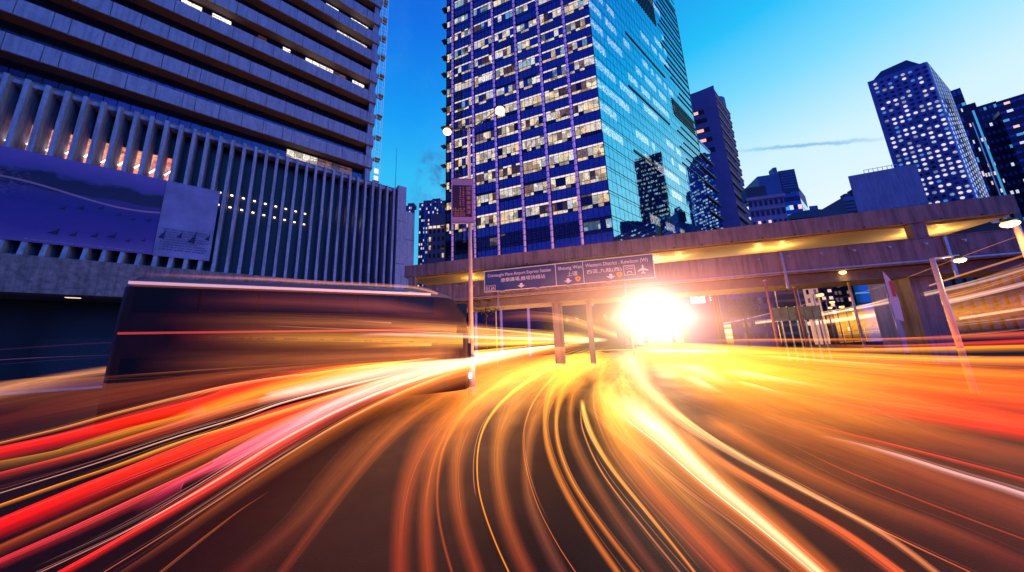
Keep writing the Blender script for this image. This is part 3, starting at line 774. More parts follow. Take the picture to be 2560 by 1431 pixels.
for (px, py, lit) in ((1738, 285, 1), (1745, 305, 0), (1752, 328, 1), (1758, 352, 1), (1765, 378, 0)):
    s_, z_ = CT.hit(px, py, .1)
    cw_ = CT.box(ct, 'window', s_ - 2.6, s_ + 2.8, -.12, -.02, z_ - .9, z_ + .9, BLACK)
    if lit: CT.box(cw_, 'lit_pane', s_ - 2.0, s_ + .9, -.2, -.13, z_ - .7, z_ + .5, emitmat('orange_pane', (1, .45, .2), 1.1, 'NONE') if 'orange_pane' not in bpy.data.materials else bpy.data.materials['orange_pane'])
extr('rear_block', [CS.p(2, 1.5, 0), CS.p(17, 1.5, 0), CS.p(17, 12, 0), CS.p(2, 12, 0)], 0, zlo - 12, mat('dark_violet', (.04, .035, .10), .6), ct)
s_b = CS.hit(1852, 400)[0]
zc_ = CS.hit(1824, 262)[1]
cyl = []
core = CS.p(s_b - 4.4, 4.6, 0)
tube('round_stair', [(core.x, core.y, 0), (core.x, core.y, zc_ + 1)], 4.2, BLUEC, ct, 20)
z_ = zc_ - 5; kf = 0
while z_ > 12:
    CS.box(ct, 'balcony', .6, s_b - .6, .3, 1.6, z_, z_ + .25, BLUEC)
    CS.box(ct, 'balcony_underside', .6, s_b - .6, .35, 4.5, z_ - 2.0, z_ - .02, REDC)
    CS.box(ct, 'balcony_rail', .6, s_b - .6, .1, .22, z_ - .1, z_ + .12, mat('pale_edge', (.5, .45, .75), .5) if kf == 0 else bpy.data.materials['pale_edge'])
    z_ -= 4.3; kf += 1
# white panelled block
WB = Fac(tuple(at(2121, 441, 105))[:2], 112)
def away(P, d):
    v = Vector((P.x, P.y, 0)).normalized(); return P + v * d
wb = thing('panelled_block', WB.p(12, 5, 0), 'windowless pale violet block clad in square panels beside the round windowed tower', 'building')
ztop = at(2121, 441, 105).z; s_r = WB.hit(2300, 440)[0]
extr('core', [WB.p(0, .2, 0), WB.p(s_r, .2, 0), away(WB.p(s_r, .2, 0), 14), away(WB.p(0, .2, 0), 14)], 0, ztop - .3, BLACK, wb)
PAN = mat('pale_panel', (.36, .33, .52), .6, streak=.3, var=.1, vscale=.3)
pp = []
z_ = ztop; r = 0
while z_ > 2:
    h_ = 9.5 if r == 0 else 6.4
    if r == 0: pp.append((0, s_r, 0, .18, z_ - h_, z_, PAN))
    else:
        n = 12
        for k in range(n): pp.append((s_r * k / n + .08, s_r * (k + 1) / n - .08, random.uniform(-.03, .03), .18, max(0, z_ - h_ + .16), z_ - .04, PAN))
    z_ -= h_; r += 1
WB.pieces(wb, 'cladding_panel', pp)
tube('roof_rail', [WB.p(3, .3, ztop + .9), WB.p(s_r * .75, .3, ztop + .9)], .06, WHITEP, wb, 5)
for k in range(8): tube('rail_post', [WB.p(3 + k * (s_r * .75 - 3) / 7, .3, ztop - .2), WB.p(3 + k * (s_r * .75 - 3) / 7, .3, ztop + .9)], .05, WHITEP, wb, 5)
# tower with round windows
JD = 300
JC = at(2356, 260, JD)
JF = Fac((JC.x, JC.y), 124.4); JS = Fac((JC.x, JC.y), 64)
jt = thing('round_window_tower', JF.p(-12, 5, 0), 'tall tower with grids of round porthole windows and a sloping roof', 'building')
sw = JF.hit(2203, 318)[0]; zj = JF.hit(2188, 199)[1]
ssd = JS.hit(2410, 290)[0]
JM = mat('blue_panel', (.16, .21, .50), .45, var=.12, vscale=.12)
def away(P, d):
    v = Vector((P.x, P.y, 0)).normalized(); return P + v * d
bl = away(JF.p(sw, 0, 0), 24); br_ = away(JS.p(ssd, 0, 0), 14)
pj = [JF.p(sw, 0, 0), JF.p(-1.0, 0, 0), JF.p(-.25, .25, 0), JS.p(.8, 0, 0), JS.p(ssd, 0, 0), br_, bl]
extr('wall', pj, 0, zj, JM, jt)
rw_ = -sw
inn = [JF.p(sw + rw_ * .10, 1.0, zj), JF.p(-rw_ * .08, 1.0, zj), away(JF.p(-rw_ * .08, 1, zj), 18), away(JF.p(sw + rw_ * .10, 1, zj), 18)]
inn = [Vector((p.x, p.y, zj)) for p in inn]
c_ = sum(inn, Vector()) / 4
tp = [p.lerp(c_, .45) + Vector((0, 0, 8.5 if i in (1, 2) else 7)) for i, p in enumerate(inn)]
V = inn + tp; bs = V[0].copy()
ob('roof', mesh('roof', [v - bs for v in V], CUBEF, mat('roof_dark_blue', (.03, .05, .16), .5)), jt, bs)
def disc(key, M, n=14):
    if key not in MESH:
        V = [(math.cos(2 * math.pi * k / n), 0, math.sin(2 * math.pi * k / n)) for k in range(n)] + [(1.12 * math.cos(2 * math.pi * k / n), .25, 1.12 * math.sin(2 * math.pi * k / n)) for k in range(n)]
        MESH[key] = mesh(key, V, [tuple(range(n))] + [(i, i + n, (i + 1) % n + n, (i + 1) % n) for i in range(n)], M)
    return MESH[key]
RL = emitmat('round_lit_warm', (1, .86, .74), .85, 'NONE'); RC = litmat('round_lit_mixed', [(.9, .75, .7), (.6, .8, 1), (1, .9, .8)], .9, .4, .3)
RB = emitmat('round_lit_blue', (.05, .20, .42), .8, 'NONE')
s1_, z1_ = JF.hit(2188, 211); s2_, z2_ = JF.hit(2259, 411); s3_, z3_ = JF.hit(2293, 175)
rh = (z1_ - z2_) / 19; NC = 7; cw = (s3_ - s1_) / (NC - 1) * 1.0; ztop_ = z1_; NR = 46
for r in range(NR):
    z_ = ztop_ - rh * r
    if z_ < 72: break
    pl_ = .16 if r < 9 else .5
    for k in range(NC + 1):
        s_ = s1_ + cw * k
        if s_ > -1.3: continue
        q = random.random(); M = RL if q < pl_ else RC if q < pl_ + .22 else RB if q < pl_ + .30 else DGLASS
        ob('round_window', disc('rw' + M.name, M), jt, JF.p(s_, -.25, z_), (0, 0, JF.rz), (cw * .26, 1, cw * .25))
V = []; Fs = []; V2 = []; F2 = []
NSD = 9
for r in range(NR):
    z_ = ztop_ - rh * r
    if z_ < 72: break
    for k in range(NSD):
        s_ = 2 + (ssd - 3.4) * k / (NSD - 1); lit_ = r > 7 and random.random() < .8
        VV, FF = (V, Fs) if lit_ else (V2, F2); b0 = len(VV); rr_ = min(1.0, ssd / NSD * .36)
        for q in range(10): VV.append(JS.p(s_ + rr_ * math.cos(.6283 * q), -.15, z_ + rr_ * 1.1 * math.sin(.6283 * q)) - JC)
        FF.append(tuple(b0 + q for q in range(10)))
o = ob('round_window', mesh('side_lit', V, Fs, emitmat('side_round_lit', (.75, .9, 1), .9, 'NONE')), jt, JC); o['kind'] = 'stuff'
o = ob('round_window', mesh('side_dark', V2, F2, DGLASS), jt, JC); o['kind'] = 'stuff'
for r in range(9, NR): JF.box(jt, 'panel_joint', sw + .5, -1.3, -.03, -.004, ztop_ + rh * .5 - rh * r - .05, ztop_ + rh * .5 - rh * r + .05, BLACK) if ztop_ - rh * r > 72 else None
for k in range(NC): JF.box(jt, 'panel_joint', s1_ + cw * (k + .5) - .05, s1_ + cw * (k + .5) + .05, -.03, -.004, 20, ztop_ - rh * 9, BLACK)

# generic block with window grid
def block(name, label, F_, width, depth, ztop, M, nfl, fh, nx, wm, frac=.6, hfrac=.5, zb=4, group=None, wlist=None, dmat=DGLASS, cat='building'):
    t_ = thing(name, F_.p(width / 2, depth / 2, 0), label, cat, group)
    A0, A1 = F_.p(0, 0, 0), F_.p(width, 0, 0)
    extr('wall', [A0, A1, away(A1, depth), away(A0, depth)], 0, ztop, M, t_)
    it = []
    for j in range(nfl):
        z1 = ztop - 1.2 - fh * j
        if z1 - fh * hfrac < zb: break
        for k in range(nx):
            x0 = width * (k + (1 - frac) / 2) / nx; x1 = x0 + width * frac / nx
            q = random.random(); Mm = dmat
            for m_, pr in wm:
                if q < pr: Mm = m_; break
                q -= pr
            it.append((x0, x1, -.12, -.01, z1 - fh * hfrac, z1, Mm))
    F_.pieces(t_, 'window', it, 220)
    return t_
def fac_px(px, py, D, a): P = at(px, py, D); return Fac((P.x, P.y), a), P.z
def wid(F_, px, py): return F_.hit(px, py)[0]
DKB = mat('dark_tower_wall', (.03, .045, .10), .4, .2, var=.3, vscale=.2)
DKB2 = mat('dark_tower_wall_brown', (.045, .03, .06), .5, var=.3, vscale=.2)
MIDB = mat('mid_blue_wall', (.10, .14, .34), .5, var=.15, vscale=.3)
SODW = emitmat('far_window_warm', (1, .6, .38), 1.0, 'NONE'); WHW = emitmat('far_window_white', (.8, .9, 1), .8, 'NONE'); CYW = emitmat('far_window_cyan', (.05, .45, .8), .6, 'NONE')
# dark towers on the far right
F_, z_ = fac_px(2376, 228, 320, 134)
block('stepped_dark_tower', 'narrow dark tower peeping out behind the round windowed tower', F_, wid(F_, 2402, 224), 14, z_, DKB, 30, 9, 2, [(CYW, .12), (SODW, .1)], .7, .35, 20, dmat=mat('blue_balcony', (.08, .2, .55), .4))
F_, z_ = fac_px(2398, 268, 260, 128)
w1 = wid(F_, 2440, 262)
sl_ = block('slim_lit_tower', 'slim dark tower with a stripe of cyan light down its edge', F_, w1, 20, z_, DKB2, 40, 4.4, 6, [(SODW, .2), (WHW, .06)], .5, .4, 20)
F_.box(sl_, 'light_strip', w1 * .62, w1 * .74, -.4, -.15, 20, z_ - 4, CYW)
F_.box(sl_, 'light_strip', w1 * .38, w1 * .43, -.4, -.15, 20, z_ - 10, emitmat('strip_blue', (.03, .15, .5), .7, 'NONE'))
F_, z_ = fac_px(2440, 268, 230, 130)
w1 = wid(F_, 2492, 258)
block('banded_dark_tower', 'dark tower with a column of pale blue balconies', F_, w1, 22, z_, DKB, 50, 3.8, 4, [(WHW, .10), (CYW, .08)], .5, .36, 20, dmat=bpy.data.materials['blue_balcony'])
F_, z_ = fac_px(2490, 262, 210, 131)
tt = block('curved_dark_tower', 'broad dark tower at the right edge with scattered warm windows', F_, 62, 30, z_ + 1, DKB, 56, 3.3, 44, [(SODW, .07), (WHW, .07), (CYW, .05)], .86, .28, 20, dmat=BGLASS)
for k in range(7): F_.box(tt, 'roof_step', 5 + 4 * k, 9 + 4 * k, 4, 18, z_ + 1, z_ + 2.4 + 1.7 * k, DKB)
F_, z_ = fac_px(2120, 492, 150, 105)
cr = thing('roof_crane_block', F_.p(3, 2, 0), 'small dark block with plant on its roof left of the panelled block', 'building')
F_.box(cr, 'wall', -1.5, 12, 0, 10, 0, z_, MIDB); F_.box(cr, 'red_screen', 0, 12, -3, -.1, 0, z_ - 6, mat('red_paint', (.55, .03, .12), .5))
for k, (x, h_) in enumerate(((0, 1.6), (2.2, 2.8), (4, 4.4), (4.8, 2.4))): F_.box(cr, 'roof_plant', x, x + 1.3, 1, 3, z_, z_ + h_, DKB)
for k in range(4): F_.box(cr, 'louvre', -1.4, 11, -.2, -.02, z_ - 2 - 1.2 * k, z_ - 1.5 - 1.2 * k, BLACK)
# towers just past the right edge, which the mirror glass shows
def mirrored(px, py, D):
    P = at(px, py, D); d = (P - TR.O).dot(TR.n); return P - TR.n * 2 * d
for (pa, pb, py, D, nm, lb) in ((1585, 1655, 400, 620, 'skyscraper', 'huge dark skyscraper past the right edge mirrored in the glass side'),):
    Pa, Pb = mirrored(pa, py, D), mirrored(pb, py, D)
    tdir = Vector((Pa.x - Pb.x, Pa.y - Pb.y, 0)); F_ = Fac((Pa.x, Pa.y), math.degrees(math.atan2(Pb.x - Pa.x, Pb.y - Pa.y)))
    if (-F_.O).dot(F_.n) < 0: F_ = Fac((Pb.x, Pb.y), math.degrees(math.atan2(Pa.x - Pb.x, Pa.y - Pb.y)))
    block(nm, lb, F_, tdir.length, 20, Pa.z, DKB2, 40, Pa.z / 40, 20, [(SODW, .18), (WHW, .12), (LIT1, .1)], .6, .4, 20)
# mid cluster
F_, z_ = fac_px(1866, 462, 150, 104)
w1 = wid(F_, 1990, 452)
gb = block('glass_office_block', 'blue glass office block with a louvred plant room on its roof', F_, w1, 20, z_ - 3, BGLASS, 16, 3.6, 12, [(SODW, .05), (CYW, .25), (WHW, .06)], .85, .5)
s0, z0 = F_.hit(1892, 443); s1, z1 = F_.hit(1986, 431)
F_.box(gb, 'plant_room', s0, s0 + (s1 - s0) * .58, -.3, 10, z_ - 6, z0, MIDB)
F_.box(gb, 'louvre_room', s0 + (s1 - s0) * .58, s1, -.35, 10, z_ - 6, z0 + 1.0, DKB)
for k in range(7): F_.box(gb, 'louvre', s0 + (s1 - s0) * .59, s1 - .2, -.5, -.36, z0 - .4 - 1.1 * k, z0 + .1 - 1.1 * k, MIDB)
F_.box(gb, 'chimney', s0 + (s1 - s0) * .56, s0 + (s1 - s0) * .66, 2, 5, z0 + .9, z0 + 4, MIDB)
FS_ = Fac(tuple(F_.p(w1 + .02, 0, 0))[:2], 52)
it = [(.4 + 1.9 * k, 2.2 + 1.9 * k, .0, .1, 4 + 3.6 * j, 7.2 + 3.6 * j, CGLASS) for k in range(9) for j in range(int((z_ - 9) / 3.6))]
FS_.pieces(gb, 'side_pane', it, 200); FS_.box(gb, 'side_wall', 0, 17.6, .11, .5, 0, z_ - 3, MIDB)
F_, z_ = fac_px(1868, 502, 92, 104)
w1 = wid(F_, 1960, 500)
cb = block('classical_stone_block', 'grey stone classical block with square windows and a flat cornice', F_, w1, 12, z_ + .6, mat('grey_violet_stone', (.26, .23, .42), .7, var=.15, vscale=.5), 8, 2.6, 7, [(SODW, .2)], .5, .5, 3)
F_.box(cb, 'cornice', -.3, w1 + .3, -.5, -.14, z_ - .3, z_ + .5, mat('grey_violet_trim', (.33, .28, .45), .7)); F_.box(cb, 'cornice', -.3, w1 + .3, -.4, -.14, z_ - 3.0, z_ - 2.7, bpy.data.materials['grey_violet_trim'])
F_.box(cb, 'attic', .4, w1 * .62, .6, 3, z_ + .6, z_ + 3.6, DKB2)
F_, z_ = fac_px(1978, 535, 130, 100)
w1 = wid(F_, 2125, 530)
dm_ = thing('domed_hall', F_.p(15, 6, 0), 'low dark hall with a shallow curved roof behind the bridge', 'building')
F_.box(dm_, 'wall', -2, w1, 0, 14, 0, z_ - 2, DKB)
V = []; n = 12
for k in range(n + 1):
    x = -2 + (w1 + 2) * k / n; h_ = z_ - 2 + 2.6 * math.sin(math.pi * min(1, (k + 2) / (n + 2)))
    V += [F_.p(x, -.5, z_ - 2.02) - F_.p(0, 0, 0), F_.p(x, -.5, h_) - F_.p(0, 0, 0), F_.p(x, 14, h_) - F_.p(0, 0, 0)]
ob('roof', mesh('roof', V, [(3 * k, 3 * k + 3, 3 * k + 4, 3 * k + 1) for k in range(n)] + [(3 * k + 1, 3 * k + 4, 3 * k + 5, 3 * k + 2) for k in range(n)], mat('dark_roof', (.025, .03, .09), .5)), dm_, F_.p(0, 0, 0))
F_.box(dm_, 'lit_window', w1 * .5, w1 * .9, -.2, -.02, z_ - 4.4, z_ - 3.2, CYW)
F_, z_ = fac_px(2022, 516, 200, 100)
block('distant_grey_block', 'small far grey block behind the glass office', F_, wid(F_, 2044, 516), 8, z_, MIDB, 6, 2, 5, [(CYW, .2)], .6, .4)
# street level blocks seen under the footbridge: left pixel, right pixel, distance
def low(name, label, p0, p1, D, zt, *a, **k):
    F_, z_ = fac_px(p0, 660, D, 100); w_ = wid(F_, p1, 655)
    return F_, w_, block(name, label, F_, w_, 9, zt, *a, **k)
low('rose_facade', 'dim rose coloured facade with pilasters between the lit shop and the poles', 1800, 1912, 62, 13, BLUEC, 7, 1.9, 9, [(LIT3, .3), (SODW, .05)], .5, .5, 1)
low('striped_blue_office', 'dark blue office with pale horizontal bands seen under the footbridge', 1914, 1990, 75, 15.5, DKB, 9, 1.5, 1, [(LITB, .15)], .98, .35, 1, dmat=MIDB)
low('cream_floodlit_front', 'cream floodlit tower front seen under the footbridge', 1992, 2028, 72, 15, mat('cream_wall_glow', (.6, .42, .34), .7, emit=(1, .55, .4), es=.45), 9, 1.5, 2, [(LIT3, .5)], .3, .55, 3, dmat=BLACK)  # floodlighting put into the wall as its own glow
low('shop_sign_building', 'dark shop building carrying a column of small lit signs', 2030, 2064, 78, 16, DKB, 10, 1.3, 2, [(SODW, .45), (WHW, .1)], .45, .4, 1)
low('tall_windowed_block', 'dark block with close set rows of dim windows under the bridge', 2066, 2116, 86, 18, DKB2, 12, 1.4, 5, [(LIT3, .5), (SODW, .04)], .5, .5, 2)
low('teal_glass_block', 'teal glass block behind the street beneath the bridge', 2118, 2180, 80, 17, mat('teal_glass', (.03, .12, .28), .2, .5, emit=(.02, .12, .3), es=.25), 9, 1.8, 1, [(CYW, .1)], .96, .1, 2, dmat=BLACK)
low('dark_shop_block', 'black block with a few cold lit windows beside the pale billboard wall', 2182, 2206, 70, 15, BLACK, 9, 1.5, 2, [(WHW, .35), (LIT3, .2)], .5, .4, 2)
low('dark_arcade', 'dark brown arcade block filling the street side right of the billboard wall', 2336, 2600, 60, 16, mat('arcade_brown', (.05, .022, .02), .7), 6, 2.4, 9, [(LIT3, .12)], .6, .5, 1, dmat=BLACK)
F_, z_ = fac_px(2208, 700, 42, 100)
w1 = wid(F_, 2330, 690)
bb = thing('billboard_wall', F_.p(w1 / 2, .5, 0), 'pale violet wall carrying a bright white billboard with a red edge', 'billboard')
F_.box(bb, 'wall', 0, w1, 0, 1.5, 0, 9.2, PAN)
s0, z0 = F_.hit(2243, 718); s1, z1 = F_.hit(2316, 690)
F_.box(bb, 'screen', s0, s1, -.15, -.01, z0, z1, emitmat('white_screen', (.9, .9, 1), 1.1, 'NONE')); F_.box(bb, 'red_edge', s0 - .02, s1, -.17, -.155, z1 - .06, z1 + .04, mat('screen_red', (.8, .03, .08), .5, emit=(1, .05, .1), es=.7))
F_, z_ = fac_px(1724, 716, 40, 100)
w1 = wid(F_, 1795, 712)
sf = thing('lit_shop_front', F_.p(1.5, .5, 0), 'white lit shop front with dark pictures under the footbridge', 'shop')
zt_ = F_.hit(1740, 712)[1]; zb_ = F_.hit(1740, 758)[1]; hh_ = zt_ - zb_
F_.box(sf, 'wall', -.6, w1, .3, 3, 0, zt_ + 1.5, BLUEC)
for k in range(3): F_.box(sf, 'shop_window', w1 * .17 * k, w1 * .17 * k + w1 * .155, .2, .28, zb_, zt_, LIT2)
for k in range(5): F_.box(sf, 'dark_picture', w1 * (.06 + .07 * k), w1 * (.11 + .07 * k), .1, .18, zb_ + hh_ * (.3 + .1 * (k % 3)), zb_ + hh_ * (.5 + .1 * (k % 3)), LITR)
for k in range(8): F_.box(sf, 'sign_lamp', w1 * .66, w1 * .70, .1, .25, zt_ - hh_ * .12 * k - .12, zt_ - hh_ * .12 * k, WHW)
for k in range(3): F_.box(sf, 'pilaster', w1 * (.75 + .09 * k), w1 * (.79 + .09 * k), .1, .28, 1, zt_ + 1, CONB)
# far apartment towers in the left gap
for (px, py, D, wd, lb) in ((1012, 515, 230, 8, 'low far apartment block nearest the finned office'), (1048, 508, 240, 14.5, 'taller lit apartment tower in the gap between the offices'), (1072, 503, 250, 12, 'far apartment tower with a stepped crown'), (1098, 508, 235, 8, 'far apartment tower close to the glass tower edge')):
    F_, z_ = fac_px(px, py, D, 92)
    ap_ = block('apartment_tower', lb, F_, wd, 12, z_, mat('apartment_teal', (.05, .10, .20), .5, var=.3, vscale=.2) if px == 1012 else bpy.data.materials['apartment_teal'], 30, 3.4, max(5, int(wd / 1.7)), [(SODW, .22), (WHW, .1)], .55, .5, 15, group=None)
    F_.box(ap_, 'roof_house', wd * .2, wd * .8, 2, 8, z_, z_ + 3, DKB); F_.box(ap_, 'rib', wd * .33, wd * .42, -.7, -.13, 10, z_, MIDB); F_.box(ap_, 'rib', wd * .7, wd * .78, -.7, -.13, 10, z_, MIDB)
F_, z_ = fac_px(1070, 566, 105, 96)
wl = block('floodlit_old_office', 'old stone office with arched top windows and warm floodlights', F_, 8, 12, z_, mat('floodlit_stone', (.42, .34, .40), .7, var=.1, vscale=.8), 9, 3.1, 5, [(LIT1, .12)], .4, .5, 8, dmat=BLACK)
for k in range(5): F_.box(wl, 'floodlight_wash', .4 + 1.55 * k, 1.5 + 1.55 * k, -.3, -.14, z_ - 1.0, z_ - .2, TRANS)  # glowing strips stand for floodlight falling on the stone
F_.box(wl, 'attic', .6, 8, 1, 8, z_, z_ + 5, bpy.data.materials['floodlit_stone']); F_.box(wl, 'cornice', -.2, 8, -.35, -.13, z_ - .15, z_ + .1, bpy.data.materials['floodlit_stone'])
point(F_.p(4, -4, 12), 900, (1, .55, .3), .5, wl)

# ---------------------------------------------------------------- street things under the bridge
LEAF = mat('leaf_green', (.06, .07, .02), .6, var=.4, vscale=3)
def tree(px, py, D, label, R_, h):
    P = at(px, py, D); t_ = thing('tree', (P.x, P.y, 0), label, 'tree')
    tube('trunk', [(P.x, P.y, 0), (P.x + .1, P.y, h * .5), (P.x, P.y, P.z)], .14, mat('bark', (.08, .05, .04), .9) if 'bark' not in bpy.data.materials else bpy.data.materials['bark'], t_, 7, .05)
    V = []; Fs = []
    for i in range(2600):
        a_ = random.uniform(0, 6.28); rr = R_ * random.random() ** .5; c = (int(i / 120) * 2.4) % 6.28
        cx, cyy, cz = .55 * R_ * math.cos(c), .55 * R_ * math.sin(c), R_ * .45 * math.sin(c * 3.1)
        p = Vector((cx + random.gauss(0, .28) * R_, cyy + random.gauss(0, .28) * R_, cz + random.gauss(0, .22) * R_))
        u = Vector((random.gauss(0, 1), random.gauss(0, 1), random.gauss(0, 1))).normalized() * .09; v = u.orthogonal().normalized() * .06
        k = len(V); V += [p - u, p + v, p + u, p - v]; Fs.append((k, k + 1, k + 2, k + 3))
    o = ob('crown', mesh('crown', V, Fs, LEAF), t_, P)
tree(1212, 748, 25, 'small leafy tree lit orange beneath the left of the footbridge', 1.3, 5)
tree(1855, 770, 48, 'thin roadside tree beyond the bridge beside the poles', 2.2, 5)
# green hoarding beside the road
F_, z_ = fac_px(1932, 785, 30, 100)
hd_ = thing('green_hoarding', F_.p(3, 0, 0), 'low pale green hoarding with framed panels beside the road', 'hoarding')
for k in range(6): F_.box(hd_, 'hoarding_panel', .52 * k, .52 * k + .5, 0, .06, 2.95, 3.95, mat('hoarding_green', (.5, .72, .42), .5, var=.3, vscale=2) if k == 0 else bpy.data.materials['hoarding_green'])
for k in range(7): F_.box(hd_, 'post', .52 * k - .03, .52 * k, -.04, .1, 0, 4.0, METAL)
F_, z_ = fac_px(2225, 760, 27, 100)
fl = thing('feather_flag', F_.p(0, 0, 0), 'white and red feather flag on a pole before the billboard wall', 'flag')
tube('pole', [F_.p(0, 0, 0), F_.p(0, 0, at(2222, 718, 27).z)], .03, METAL, fl, 6)
V = [(.03, 0, 2.6), (.40, .02, 2.4), (.46, .03, 3.6), (.32, .02, 4.8), (.05, 0, 5.3), (.03, .02, 2.6), (.40, .04, 2.4), (.46, .05, 3.6), (.32, .04, 4.8), (.05, .02, 5.3)]
ob('flag_sheet', mesh('flag_sheet', V, [(0, 1, 2, 3, 4), (9, 8, 7, 6, 5), (0, 5, 6, 1), (1, 6, 7, 2), (2, 7, 8, 3), (3, 8, 9, 4)], mat('flag_white', (.75, .6, .6), .7)), fl, F_.p(0, -.04, 0), (0, 0, F_.rz))
F_.box(fl, 'red_patch', .2, .36, -.06, -.045, 3.8, 4.7, mat('flag_red', (.6, .05, .06), .6))
# kerbed pavement edge before the finned building
KB = mat('kerb_stone', (.30, .28, .30), .8, var=.2, vscale=1)
kf_ = Fac(tuple(PO.p(-14, -8, 0))[:2], 50)
pv = kf_.joined(None, 'pavement', [(0, 47, 0, 14, -.01, .13)], mat('pavement_slab', (.14, .13, .15), .7, var=.2, vscale=.6)); tag(pv, kind='structure')
kb = kf_.joined(None, 'kerb', [(0, 47, -.3, -.01, -.01, .15)], KB); tag(kb, kind='structure')

# ---------------------------------------------------------------- double deck bus
BU = Fac((-9.82, 7.87), 63)
bus = thing('double_decker_bus', BU.p(4, 1.2, 0), 'dark double decker bus with streetlight gleam put on its roof edge passing at left', 'bus')
BODY = mat('bus_maroon_paint', (.05, .017, .015), .5, 0, var=.2, vscale=.8, spec=.2)
ROOF = mat('bus_roof_cream', (.30, .15, .10), .3, coat=.5)
BGL = mat('bus_window_glass', (.008, .007, .010), .3, .0, spec=.25)
LEN0, LEN1 = -.6, 8.9
def busprof(z):   # front end rounding: how far the nose reaches at height z
    return LEN1 + (0.35 if z < 2.6 else .35 - .9 * ((z - 2.6) / 1.6) ** 2)
zs = [.35, .9, 1.1, 2.05, 2.3, 3.15, 3.9, 4.08, 4.2]
insets = [0, 0, 0, 0, 0, 0, .03, .10, .28]
V = []; Fs = []
ring = []
for z, i_ in zip(zs, insets):
    e = busprof(z); q = []
    for (s_, y_) in ((LEN0 + i_, .25), (LEN0 + .2 + i_, i_), (e - .9 - i_, i_), (e - .35 - i_, .15 + i_), (e - .06 - i_, .55 + i_), (e - i_, 1.25), (e - .06 - i_, 1.95 - i_), (e - .35 - i_, 2.35 - i_), (e - .9 - i_, 2.5 - i_), (LEN0 + .2 + i_, 2.5 - i_), (LEN0 + i_, 2.25)):
        q.append((s_, y_, z))
    ring.append(q)
n = len(ring[0])
for q in ring: V += q
for i in range(len(ring) - 1):
    for k in range(n): Fs.append((i * n + k, i * n + (k + 1) % n, (i + 1) * n + (k + 1) % n, (i + 1) * n + k))
Fs += [tuple(range(n))[::-1], tuple((len(ring) - 1) * n + k for k in range(n))]
me = mesh('bus_body', V, Fs, BODY, True); me.materials.append(ROOF)
for p in me.polygons:
    if p.center.z > 3.95: p.material_index = 1
ob('body', me, bus, BU.p(0, 0, 0), (0, 0, BU.rz))
for (z0, z1, i0, nm) in ((3.22, 3.86, 0, 'upper_window'), (1.16, 2.0, 1, 'lower_window')):
    for k in range(6):
        a_ = LEN0 + .35 + 1.32 * k
        if i0 and k == 5: continue
        BU.box(bus, nm, a_, a_ + 1.26, -.02, .06, z0, z1, BGL)
BU.box(bus, 'door', LEN1 - 1.75, LEN1 - .75, -.025, .05, .5, 2.05, BGL)
BU.box(bus, 'windscreen', LEN1 + .20, LEN1 + .37, .5, 2.0, 1.2, 2.1, BGL); BU.box(bus, 'upper_windscreen', LEN1 - .16, LEN1 + .22, .55, 1.95, 3.15, 3.75, BGL)
BU.box(bus, 'roof_edge_gleam', LEN0 + .2, LEN1 - 1.4, -.03, .02, 3.95, 4.03, emitmat('roof_gleam_strip', (1, .40, .12), .5))  # glowing strip stands for streetlight reflected along the roof edge
BU.box(bus, 'waist_trim', LEN0 + .2, LEN1 - .8, -.03, -.005, 2.62, 2.68, mat('red_trim', (.6, .05, .04), .4, emit=(1, .1, .05), es=.3))
for y_ in (.55, 1.8): BU.box(bus, 'headlight', LEN1 + .32, LEN1 + .40, y_, y_ + .25, .7, .9, emitmat('headlight', (1, .95, .85), 3) if y_ < 1 else bpy.data.materials['headlight'])
TY_ = mat('tyre_rubber', (.012, .012, .012), .8)
for s_ in (1.3, 6.2):
    for y_ in (.0, 2.2):
        wh = tube('wheel', [BU.p(s_, y_ + .02, .48), BU.p(s_, y_ + .28, .48)], .48, TY_, bus, 20)
        tube('rim', [BU.p(s_, y_ - .01, .48), BU.p(s_, y_ + .29, .48)], .24, BLACK, wh, 14)

# ---------------------------------------------------------------- light trails
def trail_mat(name, col, s, power=1.4, samp='NONE'):
    M = bpy.data.materials.new(name); M.use_nodes = True; nt = M.node_tree; nt.nodes.clear(); t = NT(nt)
    at_ = t.node('ShaderNodeAttribute', attribute_name='glow')
    uv = t.node('ShaderNodeUVMap'); sx = t.node('ShaderNodeSeparateXYZ'); t.link(uv.outputs[0], sx.inputs[0])
    # soft across the band
    a = t.math('SUBTRACT', 1.0, t.math('ABSOLUTE', t.math('SUBTRACT', t.math('MULTIPLY', sx.outputs[1], 2.0), 1.0)))
    a = t.math('POWER', t.math('MAXIMUM', a, 0.0), power)
    # fine filaments running with the traffic
    cm = t.node('ShaderNodeCombineXYZ'); t.link(t.math('MULTIPLY', sx.outputs[0], .35), cm.inputs[0]); t.link(t.math('MULTIPLY', sx.outputs[1], 9.0), cm.inputs[1])
    oi = t.node('ShaderNodeObjectInfo'); t.link(t.math('MULTIPLY', oi.outputs['Random'], 50), cm.inputs[2])
    fil = t.ramp(t.noise(cm.outputs[0], 1.6, 4, .7), [(.25, .6), (.5, 1.0), (.75, 1.35)])
    st = t.math('MULTIPLY', a if power > 2 else t.math('MULTIPLY', a, fil), s)
    em = t.node('ShaderNodeEmission'); t.link(at_.outputs['Color'], em.inputs[0]); t.link(st, em.inputs[1])
    tr = t.node('ShaderNodeBsdfTransparent'); ad = t.node('ShaderNodeAddShader'); t.link(em.outputs[0], ad.inputs[0]); t.link(tr.outputs[0], ad.inputs[1])
    o = t.node('ShaderNodeOutputMaterial'); t.link(ad.outputs[0], o.inputs[0])
    M.cycles.emission_sampling = samp
    return M
TM = trail_mat('light_trail_soft', None, 1.0)
TMS = trail_mat('lens_glare_ribbon', None, 1.0, 2.6)  # for ribbons that put lens glare in as glow
